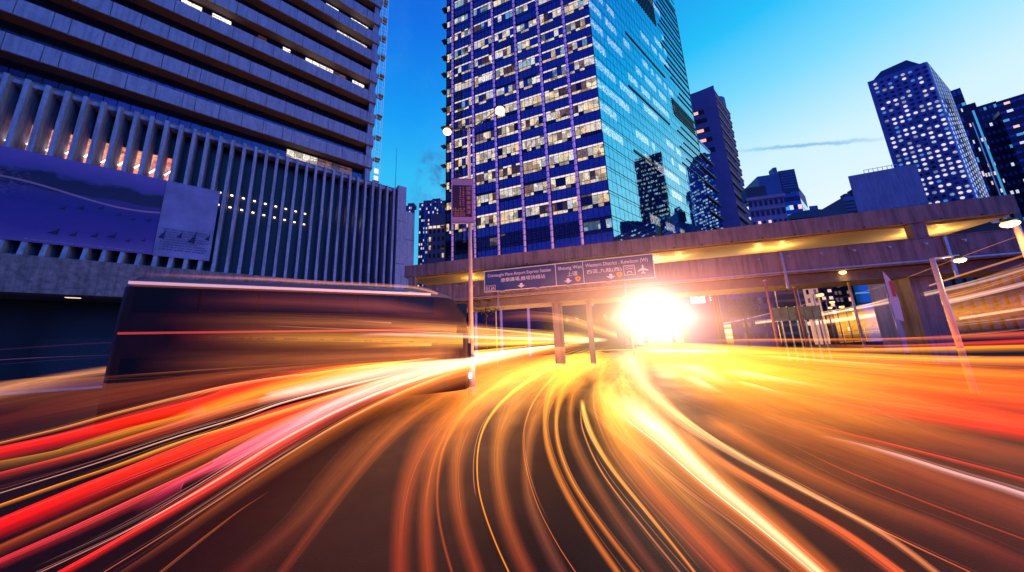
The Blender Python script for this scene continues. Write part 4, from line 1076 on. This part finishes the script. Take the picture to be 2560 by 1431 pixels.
TMH = trail_mat('light_trail_hard', None, 1.0, .55)
def cr_spline(P, n=90):
    out = []
    Q = [tuple(2 * a - b_ for a, b_ in zip(P[0], P[1]))] + list(P) + [tuple(2 * a - b_ for a, b_ in zip(P[-1], P[-2]))]
    seg = len(P) - 1; per = max(4, n // seg)
    for i in range(seg):
        p0, p1, p2, p3 = Q[i:i + 4]
        for k in range(per + (1 if i == seg - 1 else 0)):
            t_ = k / per
            out.append(tuple(.5 * ((2 * b_) + (-a + c) * t_ + (2 * a - 5 * b_ + 4 * c - d) * t_ ** 2 + (-a + 3 * b_ - 3 * c + d) * t_ ** 3) for a, b_, c, d in zip(p0, p1, p2, p3)))
    return out
def ribbon(path, widths, cols, V, Fs, UV, CO, base, vert=False):
    n = len(path); L = 0; k0 = len(V)
    for i, p in enumerate(path):
        d = path[min(i + 1, n - 1)] - path[max(i - 1, 0)]
        if i: L += (path[i] - path[i - 1]).length
        side = Vector((d.y, -d.x, 0)); side = side.normalized() if side.length > 1e-6 else Vector((1, 0, 0))
        if vert: side = Vector((0, 0, 1))
        for j in range(5):
            f = j / 4; arch = .0 if vert else min(.05, .25 * widths[i]) * (1 - (2 * f - 1) ** 2)
            V.append(p + side * (widths[i] * (2 * f - 1)) + Vector((0, 0, arch)) - base); UV.append((L, f)); CO.append(cols[i])
    for i in range(n - 1):
        for j in range(4):
            a = k0 + i * 5 + j; Fs.append((a, a + 1, a + 6, a + 5))
def build_ribbon(name, V, Fs, UV, CO, base, M, parent=None):
    me = mesh(name, V, Fs, M)
    u = me.uv_layers.new(name='UVMap'); idx = [l.vertex_index for l in me.loops]
    u.data.foreach_set('uv', [c for i in idx for c in UV[i]])
    ca = me.color_attributes.new('glow', 'FLOAT_COLOR', 'POINT'); ca.data.foreach_set('color', [c for v in CO for c in (v[0], v[1], v[2], 1)])
    return ob(name, me, parent, base)
FINE = ([], [], [], [])
def lerp3(a, b_, t_): return tuple(x + (y - x) * t_ for x, y in zip(a, b_))
def dlimit(px): return 38 if px < 1530 else 38 + (px - 1530) * .8 if px < 1600 else 90
TR_N = [0]
def trail(label, pts, z, wpx, c0, c1=None, hard=False, vert=False, f0=0, f1=.08, sats=4, name='light_trail', cat='light trail', zf=None, soft=False):
    """pts run from the near end to the far end; wpx the half width in picture pixels at both ends"""
    c1 = c1 or c0; far_hot = pts[0][0] > 2300 and pts[0][1] < 1110 or vert
    c0 = tuple(k * g for k, g in zip(c0, (.66, .35, .32))); c1 = tuple(k * g for k, g in zip(c1, (.85, .62, .40)))
    if zf is None and not vert and z >= 1 and pts[0][0] < 900: zf = 1.62
    a_, b_ = pts[0], pts[1]
    c0 = tuple(k * (2.4, 1.5, 1)[i_] for i_, k in enumerate(c0)) if (far_hot and not vert) else c0
    if a_[0] < 0 or a_[0] > 2560 or a_[1] > 1431: pts = [(a_[0] + (a_[0] - b_[0]) * 1.3, a_[1] + (a_[1] - b_[1]) * 1.3)] + list(pts)
    P2 = cr_spline([(p[0], p[1]) for p in pts]); n = len(P2); path = []; ws = []; cs = []
    w0, w1 = wpx if isinstance(wpx, tuple) else (wpx, wpx)
    for i, (x, y) in enumerate(P2):
        u = i / (n - 1); zc = z + ((zf - z) * u if zf is not None else 0)
        P = atz(x, y, zc, dlimit(x)); path.append(P)
        dz = (P - CAM).dot(fw); u = i / (n - 1)
        hp = (w0 + (w1 - w0) * u) * (.55 if hard and not vert else 1) * (1.35 if far_hot and not vert else 1.0 if z < .36 else .85)
        wd = hp * dz / F0
        if not vert:   # a level band looks narrower the flatter it is seen
            d_ = P2[min(i + 1, n - 1)]; e_ = P2[max(i - 1, 0)]
            tx, ty = d_[0] - e_[0], d_[1] - e_[1]; l = math.hypot(tx, ty) + 1e-6
            q = atz(x - ty / l * 2, y + tx / l * 2, zc, 1e9)
            sd = path[-1]
            wd = min((q - P).length * hp / 2, 2.4, wd * 16) if (q - P).length < 50 else min(2.4, wd * 16)
        ws.append(max(wd, .004))
        fade = 1.0
        if f0 and u < f0: fade *= (u / f0)
        if f1 and u > 1 - f1: fade *= (1 - u) / f1
        if soft: fade = fade * fade * (3 - 2 * fade)
        c = lerp3(c0, c1, u ** (1.5 if far_hot else 2.2 if z < .36 else 1.7)); cs.append(tuple(k * fade for k in c))
    if not vert:
        w_ = ws[:]
        for i in range(n):
            L_ = w_[max(0, i - 3):i + 4]; ws[i] = sum(L_) / len(L_)
    base = path[n // 2].copy(); V, Fs, UV, CO = [], [], [], []
    ribbon(path, ws, cs, V, Fs, UV, CO, base, vert)
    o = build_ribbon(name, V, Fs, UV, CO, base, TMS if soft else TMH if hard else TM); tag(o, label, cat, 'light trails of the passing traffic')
    for k in range(sats if not (z < .36 or far_hot) else sats // 2):     # hair-fine streaks beside it
        offs = random.uniform(-1, 1); a0 = int(n * random.uniform(0, .35)); a1 = int(n * random.uniform(.55, 1.0))
        if a1 - a0 < 8: continue
        sp = []; sw_ = []; sc_ = []
        br_ = random.uniform(.2, .8)
        for i in range(a0, a1):
            d = path[min(i + 1, n - 1)] - path[max(i - 1, 0)]; side = Vector((0, 0, 1)) if vert else Vector((d.y, -d.x, 0)).normalized()
            sp.append(path[i] + side * offs * max(ws[i], .05) + Vector((0, 0, .02)))
            sw_.append(max(.0015 * (path[i] - CAM).length, .004) * (1 if offs < 1 else 1.6))
            u = (i - a0) / (a1 - a0); e = min(1, u / .15, (1 - u) / .15)
            mx = lerp3(cs[i], (1.2 * max(cs[i]),) * 3, .10); sc_.append(tuple(k2 * br_ * e for k2 in mx))
        ribbon(sp, sw_, sc_, *FINE, Vector((0, 0, 0)), vert)
    return o
RED = (2.9, .006, .01); PINK = (1.6, .18, .55); ORG = (1.2, .30, .04); DORG = (.42, .09, .02); YEL_ = (1.5, .85, .05); GOLD = (1.5, .62, .08); WHT = (2.2, 1.9, 1.8); BRN = (.26, .07, .035); CRM = (1.5, 1.0, .55); SAL = (1.0, .22, .10)
T = trail
# --- left fan
T('pale yellow streak lying alone over the dark road at left', [(-60, 988), (125, 950), (250, 932), (375, 911), (475, 902), (600, 896), (680, 892)], 1.2, (9, 4), (1.1, .78, .30), (.8, .3, .1), f1=.4, sats=3, zf=1.86)
T('wide brown glow beneath the pale yellow streak', [(-60, 1010), (200, 965), (400, 935), (600, 925), (760, 915)], 1.1, (26, 14), (.16, .08, .04), (.5, .15, .05), sats=3, f1=.3, zf=1.8)
T('violet streak along the dark pavement at far left', [(-60, 905), (80, 897), (200, 892), (330, 888)], 1.3, (4, 2), (.16, .09, .28), f1=.5, sats=1)
T('dim blue streak under the violet one at far left', [(-60, 918), (100, 905), (250, 896), (380, 890)], 1.3, (4, 2), (.03, .015, .16), f1=.5, sats=1)
T('dull violet band along the dark pavement', [(-60, 880), (200, 862), (420, 852), (640, 848)], 1.9, (14, 8), (.045, .012, .07), f1=.4, sats=0)
T('hair thin amber line above the red fan', [(-60, 1125), (150, 1075), (300, 1034), (500, 985), (650, 955), (800, 935), (950, 915), (1100, 895), (1280, 873)], 1.2, (3, 2), GOLD, CRM, sats=4)
T('broad dusky red haze over the upper left of the fan', [(-60, 1075), (200, 1020), (450, 965), (700, 925), (950, 900), (1200, 872)], 1.15, (40, 20), (.10, .02, .015), (.75, .18, .05), sats=3, zf=1.7)
T('salmon band fading toward the bus side', [(520, 935), (700, 905), (850, 893), (1000, 885), (1200, 868), (1400, 858)], 1.4, (20, 12), (.35, .07, .04), (1.4, .5, .10), f0=.3, sats=6, zf=1.7)
T('pure red band at the top of the red fan', [(-60, 1150), (200, 1092), (400, 1042), (600, 992), (700, 962), (850, 932), (1000, 903), (1150, 885), (1300, 868)], 1.2, (24, 12), RED, (1.8, .35, .06), sats=6)
T('yellow band running through the red fan', [(-60, 1182), (150, 1140), (350, 1080), (500, 1040), (650, 990), (780, 955), (950, 915), (1100, 893), (1280, 870), (1420, 858)], 1.2, (15, 11), (.55, .30, .01), (2.2, 1.5, .15), sats=5)
T('white hot band in the heart of the red fan', [(640, 1008), (700, 992), (800, 968), (950, 935), (1100, 905), (1250, 882), (1400, 864), (1480, 857)], 1.25, (16, 12), (2.4, 2.1, 1.9), (2.6, 2.3, 1.6), f0=.16, sats=8)
T('salmon red band below the yellow one', [(-60, 1212), (200, 1145), (400, 1085), (600, 1022), (750, 985), (900, 955), (1100, 915)], 1.15, (15, 8), (1.0, .05, .04), (1.7, .5, .3), f1=.2, sats=6)
T('thin white line crossing the left fan', [(-60, 1252), (150, 1188), (300, 1140), (450, 1090), (600, 1045), (700, 1010), (850, 970), (1000, 935)], 1.2, (3, 2), (1.1, .7, .6), WHT, hard=True, sats=3)
T('black gap edge line in deep maroon', [(-60, 1240), (200, 1170), (450, 1098), (700, 1015)], 1.0, (10, 6), (.08, .006, .01), sats=1)
T('golden line between the red bands', [(-60, 1288), (150, 1215), (300, 1165), (450, 1110), (600, 1065), (750, 1020), (900, 975), (1050, 935), (1250, 893), (1400, 868)], 1.2, (6, 4), (1.7, .75, .04), (2, 1.4, .5), sats=4)
T('broad pure red band in the middle of the left fan', [(-60, 1350), (200, 1243), (400, 1163), (600, 1085), (750, 1027), (900, 985), (1100, 930), (1300, 886), (1440, 862)], 1.15, (30, 12), RED, (1.7, .45, .15), sats=8)
T('burnt orange band between the two big red ones', [(-60, 1405), (200, 1290), (400, 1202), (600, 1112), (750, 1050), (900, 995), (1100, 940), (1300, 891)], 1.1, (20, 9), (.55, .09, .01), (1.5, .6, .12), sats=8)
T('rosy red band toward the lower left corner', [(-60, 1440), (200, 1325), (400, 1232), (550, 1160), (700, 1085), (850, 1020), (1000, 965)], 1.1, (24, 12), (1.2, .02, .06), (1.6, .3, .4), f1=.25, sats=9)
T('magenta glow along the lower edge of the fan', [(330, 1292), (450, 1218), (550, 1165), (700, 1085), (850, 1012), (1000, 955), (1100, 925)], 1.15, (20, 13), (1.5, .10, .5), (1.8, .6, 1.0), f0=.25, f1=.3, sats=7)
T('white pink band brightening toward the vanishing point', [(520, 1192), (700, 1092), (850, 1014), (1000, 952), (1150, 908), (1300, 877), (1450, 857), (1510, 852)], 1.2, (8, 10), (1.5, .7, 1.0), (2.6, 2.2, 2.0), f0=.2, sats=8)
T('thin pinkish white line reaching the bottom left', [(40, 1460), (300, 1337), (500, 1226), (700, 1103), (900, 1003), (1100, 931), (1300, 884)], 1.2, (3, 3), (1.3, .6, .5), WHT, hard=True, sats=5)
T('lowest pure red band running to the bottom edge', [(60, 1490), (250, 1385), (400, 1297), (550, 1207), (700, 1117), (830, 1045), (960, 985)], 1.1, (24, 10), RED, (1.6, .35, .3), f1=.25, sats=7)
T('thin coral line under the lowest red band', [(230, 1450), (400, 1345), (550, 1248), (700, 1150), (850, 1060), (1000, 985), (1150, 928)], 1.05, (3, 2), (1.1, .35, .2), CRM, sats=4)
T('dim brown band below the red fan', [(240, 1480), (400, 1375), (550, 1270), (700, 1170), (850, 1075), (1000, 1000), (1150, 938)], 1.0, (20, 12), (.14, .03, .02), (.8, .25, .05), sats=5)
T('bright orange wash beneath the white pink band', [(820, 1085), (930, 1022), (1050, 968), (1200, 912), (1350, 876), (1470, 858)], 1.0, (18, 20), (.45, .09, .02), (2.0, .9, .12), f0=.25, sats=9)
T('thin amber dash low on the dark road', [(395, 1436), (500, 1352), (600, 1277), (675, 1228)], .5, (3, 1.5), (.6, .18, .05), f1=.3, sats=1)
# --- centre arcs, the dull ones lit road tone put in as glow
T('dull maroon arc left of centre', [(520, 1500), (650, 1400), (760, 1300), (850, 1190), (950, 1090), (1060, 1010), (1200, 938), (1350, 888)], .3, (40, 14), (.09, .015, .02), (.8, .28, .05), sats=4)
T('rust streak beside the dull maroon arc', [(700, 1440), (790, 1320), (870, 1215), (960, 1110), (1060, 1025), (1180, 955), (1320, 898)], .3, (14, 7), (.22, .04, .02), (1.0, .35, .06), sats=3)
T('brown red arc inside the dark wedge', [(1000, 1500), (1002, 1340), (1020, 1220), (1066, 1110), (1140, 1020), (1240, 950), (1350, 900), (1450, 870)], .3, (34, 14), (.46, .055, .02), (1.4, .6, .08), sats=3)
T('rusty orange arc sweeping down the left of centre', [(1075, 1500), (1065, 1340), (1070, 1230), (1100, 1120), (1160, 1030), (1260, 955), (1370, 902), (1470, 868)], .3, (30, 12), (.48, .075, .025), (1.8, .8, .08), sats=2)
T('fine copper line edging the rusty arc', [(1150, 1500), (1105, 1340), (1093, 1230), (1110, 1120), (1165, 1030), (1262, 955), (1372, 900)], .35, (6, 3), (.5, .10, .03), GOLD, sats=1)
T('tan brown arc right of the rusty arc', [(1215, 1500), (1160, 1340), (1140, 1220), (1150, 1110), (1200, 1020), (1290, 950), (1400, 900), (1490, 866)], .3, (32, 14), (.38, .065, .03), (1.8, .85, .10), sats=2)
T('bright golden line curving down near the centre', [(1295, 1480), (1240, 1360), (1205, 1260), (1193, 1180), (1200, 1100), (1230, 1035), (1290, 975), (1380, 918), (1480, 873)], .4, (5, 3), (1.9, .95, .06), (2, 1.4, .2), hard=True, sats=1)
T('mauve brown arc right of the golden line', [(1350, 1500), (1285, 1360), (1252, 1240), (1245, 1130), (1270, 1040), (1330, 960), (1420, 905), (1500, 868)], .3, (34, 14), (.36, .065, .04), (2.0, 1.0, .12), sats=3)
T('hair thin gold line near the centre', [(1465, 1470), (1390, 1355), (1335, 1240), (1308, 1120), (1322, 1030), (1372, 955), (1445, 905), (1515, 868)], .4, (2, 2), (1.3, .5, .08), GOLD, hard=True, sats=1)
T('dusky mauve arc in the centre of the road', [(1440, 1500), (1370, 1370), (1322, 1240), (1320, 1120), (1345, 1030), (1400, 960), (1460, 905)], .3, (26, 12), (.17, .06, .06), (1.4, .6, .08), sats=1)
T('left amber stripe of the centre pair', [(1585, 1490), (1470, 1325), (1395, 1190), (1364, 1080), (1376, 990), (1422, 925), (1505, 870)], .4, (13, 8), (1.1, .36, .05), (2.0, 1.1, .12), sats=2)
T('right amber stripe of the centre pair', [(1640, 1490), (1510, 1325), (1428, 1200), (1392, 1090), (1400, 1000), (1442, 930), (1512, 870)], .4, (10, 7), (1.0, .32, .05), (2.0, 1.1, .12), sats=2)
T('dark plum arc between amber and gold lines', [(1690, 1500), (1570, 1340), (1480, 1200), (1432, 1090), (1430, 1000), (1465, 930)], .3, (22, 8), (.14, .03, .04), (1.2, .5, .08), sats=2)
T('thin dusty pink twin line', [(1740, 1480), (1620, 1335), (1510, 1190), (1460, 1085), (1450, 1020)], .4, (4, 2), (.8, .35, .2), (1.6, .8, .2), sats=3)
T('yellow line right of the dusty pink twins', [(1775, 1480), (1640, 1310), (1535, 1180), (1485, 1100), (1462, 1040), (1455, 1000)], .45, (4, 8), (1.7, .6, .05), (2.4, 1.8, .5), sats=2)
T('broad orange red arc right of centre', [(1880, 1500), (1740, 1350), (1630, 1230), (1550, 1120), (1505, 1010), (1502, 935), (1530, 878)], .3, (44, 16), (.75, .10, .025), (2.2, 1.3, .2), sats=4)
T('deep ember arc beneath the white beam', [(1985, 1500), (1830, 1360), (1700, 1240), (1600, 1130), (1540, 1040), (1520, 950)], .3, (34, 18), (.40, .05, .02), (2.2, 1.3, .25), sats=3)
# --- big white beam
T('orange yellow halo round the great white beam', [(2110, 1500), (1930, 1340), (1790, 1225), (1680, 1125), (1600, 1040), (1560, 975), (1555, 905)], .55, (46, 60), (1.5, .38, .03), (2.6, 1.6, .5), f1=.1, sats=4)
T('great white beam crossing the lower right', [(2120, 1500), (1930, 1335), (1780, 1210), (1670, 1105), (1600, 1040), (1562, 990)], .65, (14, 26), (2.8, 2.3, 1.3), (3.2, 3.0, 2.6), f1=.25, sats=5)
T('cream curve leaving the vanishing point to the right', [(2400, 1480), (2220, 1345), (2010, 1228), (1850, 1145), (1720, 1065), (1630, 985), (1585, 920), (1560, 872)], .6, (9, 8), (1.1, .42, .10), (2.6, 2.2, 1.5), sats=3)
T('glowing orange red band under the cream curve', [(2330, 1500), (2120, 1345), (1930, 1235), (1790, 1150), (1680, 1065)], .5, (20, 10), (1.6, .20, .03), (1.6, .7, .2), f1=.3, sats=3)
T('thin vermilion line right of the cream curve', [(2520, 1475), (2300, 1372), (2100, 1275), (1900, 1168), (1760, 1080), (1665, 1010)], .5, (3, 3), (1.2, .25, .04), (2, 1, .2), hard=True, sats=2)
T('dim russet line across the dark lower right', [(2620, 1372), (2400, 1290), (2250, 1232), (2100, 1172), (1960, 1105)], .4, (3, 2), (.6, .15, .05), f1=.3, sats=1)
T('russet wash left of the white blue streak', [(2620, 1310), (2400, 1225), (2200, 1150), (2000, 1075), (1850, 1010), (1740, 960), (1640, 905), (1580, 870)], .35, (40, 22), (.26, .045, .03), (1.6, .7, .1), sats=4)
T('dark wine wash in the lower right corner', [(2620, 1450), (2350, 1330), (2100, 1230), (1900, 1130), (1760, 1040)], .3, (34, 14), (.10, .012, .02), (.9, .3, .05), sats=2)
T('cold white streak at the right edge', [(2640, 1268), (2500, 1222), (2400, 1192), (2250, 1144), (2130, 1110), (2040, 1090)], .9, (12, 4), (1.6, 1.5, 1.7), (.8, .6, .6), f1=.35, sats=4)
T('scarlet line just above the cold white streak', [(2640, 1225), (2450, 1172), (2250, 1120), (2080, 1078), (1960, 1050)], .9, (6, 4), (.8, .03, .02), f1=.4, sats=4)
T('deep crimson wash above the scarlet line', [(2640, 1165), (2400, 1110), (2150, 1050), (1950, 1000), (1800, 960), (1680, 915), (1590, 873)], .8, (36, 18), (.16, .012, .015), (1.4, .4, .05), sats=6)
T('broad scarlet band at the right', [(2640, 1085), (2400, 1045), (2200, 1008), (2000, 965), (1860, 938), (1740, 912), (1610, 872)], .9, (26, 16), (1.7, .03, .015), (2.0, .8, .08), sats=8)
T('vermilion wash above the scarlet band', [(2640, 1010), (2400, 985), (2150, 955), (1950, 925), (1760, 895), (1600, 862)], 1.0, (44, 22), (1.1, .12, .02), (2.2, 1.2, .08), sats=10)
T('amber wash right of the white beam', [(2450, 1170), (2200, 1082), (1980, 995), (1820, 930), (1690, 888), (1600, 866)], .7, (60, 40), (.30, .05, .012), (2.6, 1.5, .15), f0=.2, sats=4)
T('golden wash spreading right of the glare', [(2150, 1010), (1980, 950), (1830, 908), (1700, 882), (1600, 866)], .8, (44, 44), (1.0, .30, .03), (2.8, 2.0, .25), f0=.25, sats=3)
T('orange wash filling the right of the road', [(2640, 950), (2400, 938), (2150, 920), (1950, 902), (1780, 880), (1600, 858)], 1.1, (34, 20), (1.4, .32, .03), (2.4, 1.6, .08), sats=10)
T('tawny wash under the yellow right hand band', [(2640, 905), (2400, 903), (2150, 895), (1900, 882), (1700, 866), (1580, 855)], 1.2, (24, 16), (1.5, .50, .03), (2.5, 2.0, .15), sats=8)
T('bright yellow band along the right', [(2640, 868), (2400, 873), (2200, 877), (2000, 876), (1850, 871), (1700, 860), (1570, 853)], 1.3, (9, 13), (1.1, .75, .03), (1.6, 1.25, .08), sats=5)
T('deep red band over the bright yellow one', [(2640, 853), (2400, 864), (2200, 868), (2050, 866)], 1.5, (8, 4), (.6, .02, .01), (.9, .2, .02), f1=.3, sats=4)
T('orange band level with the horizon at right', [(2640, 832), (2400, 846), (2200, 851), (2000, 852), (1800, 850)], 1.7, (11, 6), (.5, .08, .01), (1.2, .5, .05), sats=4)
T('short white dash nearest the glare', [(1825, 968), (1780, 945), (1740, 925), (1715, 912)], .7, (5, 6), (1.6, 1.2, .7), WHT, f0=.4, f1=.3, sats=2)
T('short white dash below the first', [(1805, 990), (1760, 965), (1720, 940)], .6, (4, 4), (1.4, 1.0, .5), WHT, f0=.4, f1=.3, sats=1)
T('long white dash over the orange wash', [(2070, 975), (1960, 955), (1880, 940), (1820, 927)], .9, (6, 5), (1.4, .9, .5), WHT, f0=.4, f1=.3, sats=3)
T('slim white dash over the scarlet band', [(1975, 995), (1900, 972), (1840, 955)], .8, (4, 3), (1.2, .7, .4), (1.8, 1.3, .8), f0=.4, f1=.3, sats=1)
T('slim cream dash beneath the yellow band', [(2300, 925), (2150, 912), (2000, 900), (1900, 890)], 1.1, (3, 3), (1.4, .7, .2), (2, 1.6, .8), f0=.3, f1=.3, sats=3)
# --- upper right, lamps of tall vehicles and haze put in as soft ribbons
V_ = dict(vert=True)
T('broad lavender white streak high at right', [(2640, 648), (2560, 674), (2440, 708), (2300, 740), (2150, 770), (2000, 794), (1850, 812), (1720, 824)], 3.9, (8, 5), (.50, .40, .50), (2.4, 2.1, 1.9), sats=3, **V_)
T('second lavender white streak below the broad one', [(2640, 690), (2560, 710), (2400, 748), (2250, 778), (2100, 800), (1950, 817), (1800, 830), (1660, 838)], 3.6, (8, 6), (.85, .70, .85), (2.6, 2.3, 2.0), hard=True, sats=4, **V_)
T('gold line rising to the upper right', [(2640, 612), (2560, 640), (2400, 690), (2240, 742), (2100, 780), (1980, 802)], 4.4, (3, 2), (1.1, .55, .08), (1.6, .9, .3), sats=2, **V_)
T('fine wire thin gold line above all the streaks', [(2560, 585), (2470, 618), (2370, 655), (2240, 704), (2120, 742)], 5.0, (1.5, 1.5), (.9, .45, .12), f1=.3, sats=1, **V_)
T('white line crossing before the bridge pier', [(2640, 762), (2560, 773), (2400, 797), (2240, 817), (2050, 832), (1850, 843), (1700, 848)], 2.9, (3.5, 3), (1.5, 1.1, .8), WHT, hard=True, sats=4, **V_)
T('faint salmon line under the white one', [(2640, 790), (2500, 803), (2350, 818), (2200, 830), (2000, 840)], 2.5, (2, 2), (.7, .3, .15), sats=3, **V_)
T('orange haze of traffic before the pier', [(2640, 745), (2500, 772), (2350, 790), (2200, 806), (2000, 822), (1800, 836)], 3.0, (80, 40), (.62, .14, .02), (2.2, 1.3, .2), sats=12, **V_)
T('brown red haze low before the pier', [(2640, 805), (2450, 822), (2250, 838), (2050, 845), (1850, 850)], 2.3, (56, 30), (1.0, .12, .015), (2.0, 1.0, .1), sats=10, **V_)
T('bronze haze high at the right edge', [(2640, 655), (2520, 700), (2400, 735), (2250, 770), (2100, 795), (1950, 812)], 4.2, (34, 16), (.30, .07, .02), (1.6, .8, .15), sats=10, **V_)
T('violet streak curving past the shop front', [(2140, 738), (2020, 760), (1920, 785), (1830, 805), (1740, 820)], 4.2, (3, 3), (.28, .16, .5), (1.4, 1.0, 1.4), f0=.3, sats=3, **V_)
T('yellow haze along the street under the bridge', [(2350, 800), (2200, 815), (2050, 822), (1900, 830), (1750, 840), (1640, 846)], 2.7, (34, 40), (.5, .13, .02), (2.2, 1.5, .4), sats=8, **V_)
# --- upper left, bus side lights, and light smears added over the bus
T('pink white band level with the bus windows', [(880, 840), (960, 836), (1100, 840), (1250, 845), (1400, 849), (1520, 851)], 2.35, (8, 7), (1.3, .8, .9), (2.8, 2.6, 2.2), f0=.25, sats=6, **V_)
T('yellow band under the pink white one', [(900, 866), (1050, 862), (1200, 860), (1350, 857), (1500, 853)], 2.1, (8, 7), (1.3, .8, .05), (2.4, 1.9, .3), f0=.2, sats=6, **V_)
T('cream line sloping down to the vanishing point', [(850, 800), (980, 808), (1100, 814), (1250, 826), (1400, 840), (1520, 850)], 2.9, (3, 4), (.9, .5, .25), (2.4, 1.8, .8), f0=.2, sats=3, **V_)
T('coral haze along the bus side', [(420, 842), (600, 842), (800, 846), (1000, 850), (1200, 853), (1400, 855)], 2.2, (44, 20), (.34, .06, .03), (2.2, 1.3, .2), f0=.3, sats=8, **V_)
T('brown smear of light over the flank of the bus', [(380, 800), (560, 802), (760, 806), (950, 812), (1120, 822), (1260, 832)], 2.9, (34, 24), (.16, .045, .03), (.9, .4, .12), f0=.35, sats=4, zf=2.5, **V_)  # added ribbon, gives the flank its brown to orange light
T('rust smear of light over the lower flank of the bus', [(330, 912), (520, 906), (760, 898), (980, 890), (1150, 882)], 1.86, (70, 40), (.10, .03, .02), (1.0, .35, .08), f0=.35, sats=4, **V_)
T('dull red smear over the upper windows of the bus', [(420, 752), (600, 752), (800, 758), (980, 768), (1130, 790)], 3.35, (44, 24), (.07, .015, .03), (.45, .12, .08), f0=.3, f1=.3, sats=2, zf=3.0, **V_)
T('orange haze above the traffic left of the pier', [(900, 812), (1050, 822), (1200, 830), (1350, 838), (1480, 846)], 2.6, (18, 18), (.40, .10, .04), (2.2, 1.5, .25), f0=.3, sats=9, **V_)
T('amber streetlight gleam put in along the bus roof', [(330, 683), (500, 692), (650, 698), (800, 707), (950, 714), (1050, 722), (1110, 742), (1150, 765)], 4.05, (7, 5), (.9, .30, .14), (1.0, .6, .35), f0=.3, f1=.2, sats=4, **V_)  # streetlight reflection put in as a glowing ribbon
T('ruddy haze low behind the bridge pier', [(1200, 800), (1320, 790), (1420, 800), (1500, 825), (1560, 845)], 3.2, (18, 12), (.35, .08, .05), (1.8, 1.0, .3), f0=.35, sats=5, **V_)
T('wide warm lens glare put in as a ribbon under the footbridge', [(1980, 806), (1820, 798), (1650, 792), (1500, 802), (1330, 828)], 2.75, (290, 290), (2.6, 1.9, 1.3), (2.6, 1.9, 1.2), f0=.5, f1=.5, sats=0, soft=True, **V_)  # lens glare put in as soft glowing ribbons, no headlamps behind it
T('hot white core of the lens glare put in as a ribbon', [(1780, 792), (1700, 788), (1640, 786), (1580, 790), (1500, 802)], 2.8, (165, 165), (5, 6, 7), (5, 6, 6.6), f0=.5, f1=.5, sats=0, soft=True, **V_)
T('yellow white glow ribbon put over the road below the glare', [(1960, 890), (1800, 880), (1660, 876), (1540, 876), (1400, 884)], 1.1, (70, 70), (4.5, 3.6, .9), (4.5, 3.4, .8), f0=.5, f1=.5, sats=0, soft=True)  # pool of light on the road put in as a glowing ribbon
T('white glare ribbon put over the road right of the vanishing point', [(1780, 884), (1720, 880), (1640, 880), (1580, 884)], 1.2, (26, 26), (4, 4.4, 4), (4, 4.4, 4), f0=.4, f1=.4, sats=0, soft=True)
T('rosy veil of lens flare put in as a ribbon along the footbridge girder', [(2080, 690), (1850, 700), (1620, 716), (1400, 735), (1180, 765)], 4.0, (190, 170), (.55, .22, .32), (.55, .22, .28), f0=.5, f1=.5, sats=0, soft=True, **V_)  # pink flare veil put in as a glowing ribbon
fo = build_ribbon('fine_light_streaks', *FINE[:4], Vector((0, 0, 0)), TM)
tag(fo, 'hair fine light streaks among the traffic trails', 'light streaks', kind='stuff')

# lamp cluster added to make the central glare, no known mast
HP = at(1640, 792, 33)
ft = thing('glare_lamp_mast', (HP.x, HP.y, 0), 'blinding white lamp cluster added for the glare under the footbridge', 'added glare lamp')
tube('mast', [(HP.x, HP.y, 0), (HP.x, HP.y, HP.z)], .08, METAL, ft, 8)
FLM = emitmat('glare_lamp_white', (1, .90, .72), 120)
for dx in (-.55, 0, .55):
    ob('lamp_glass', ballmesh('glare_ball', FLM), ft, HP + Vector((dx, -.25, 0)), None, (.30, .18, .30))
    ob('lamp_housing', ballmesh('lamphead', BLACK), ft, HP + Vector((dx, .12, 0)), None, (.36, .22, .36))
point(HP + Vector((0, -.8, 0)), 260, (1, .75, .45), .3, ft)
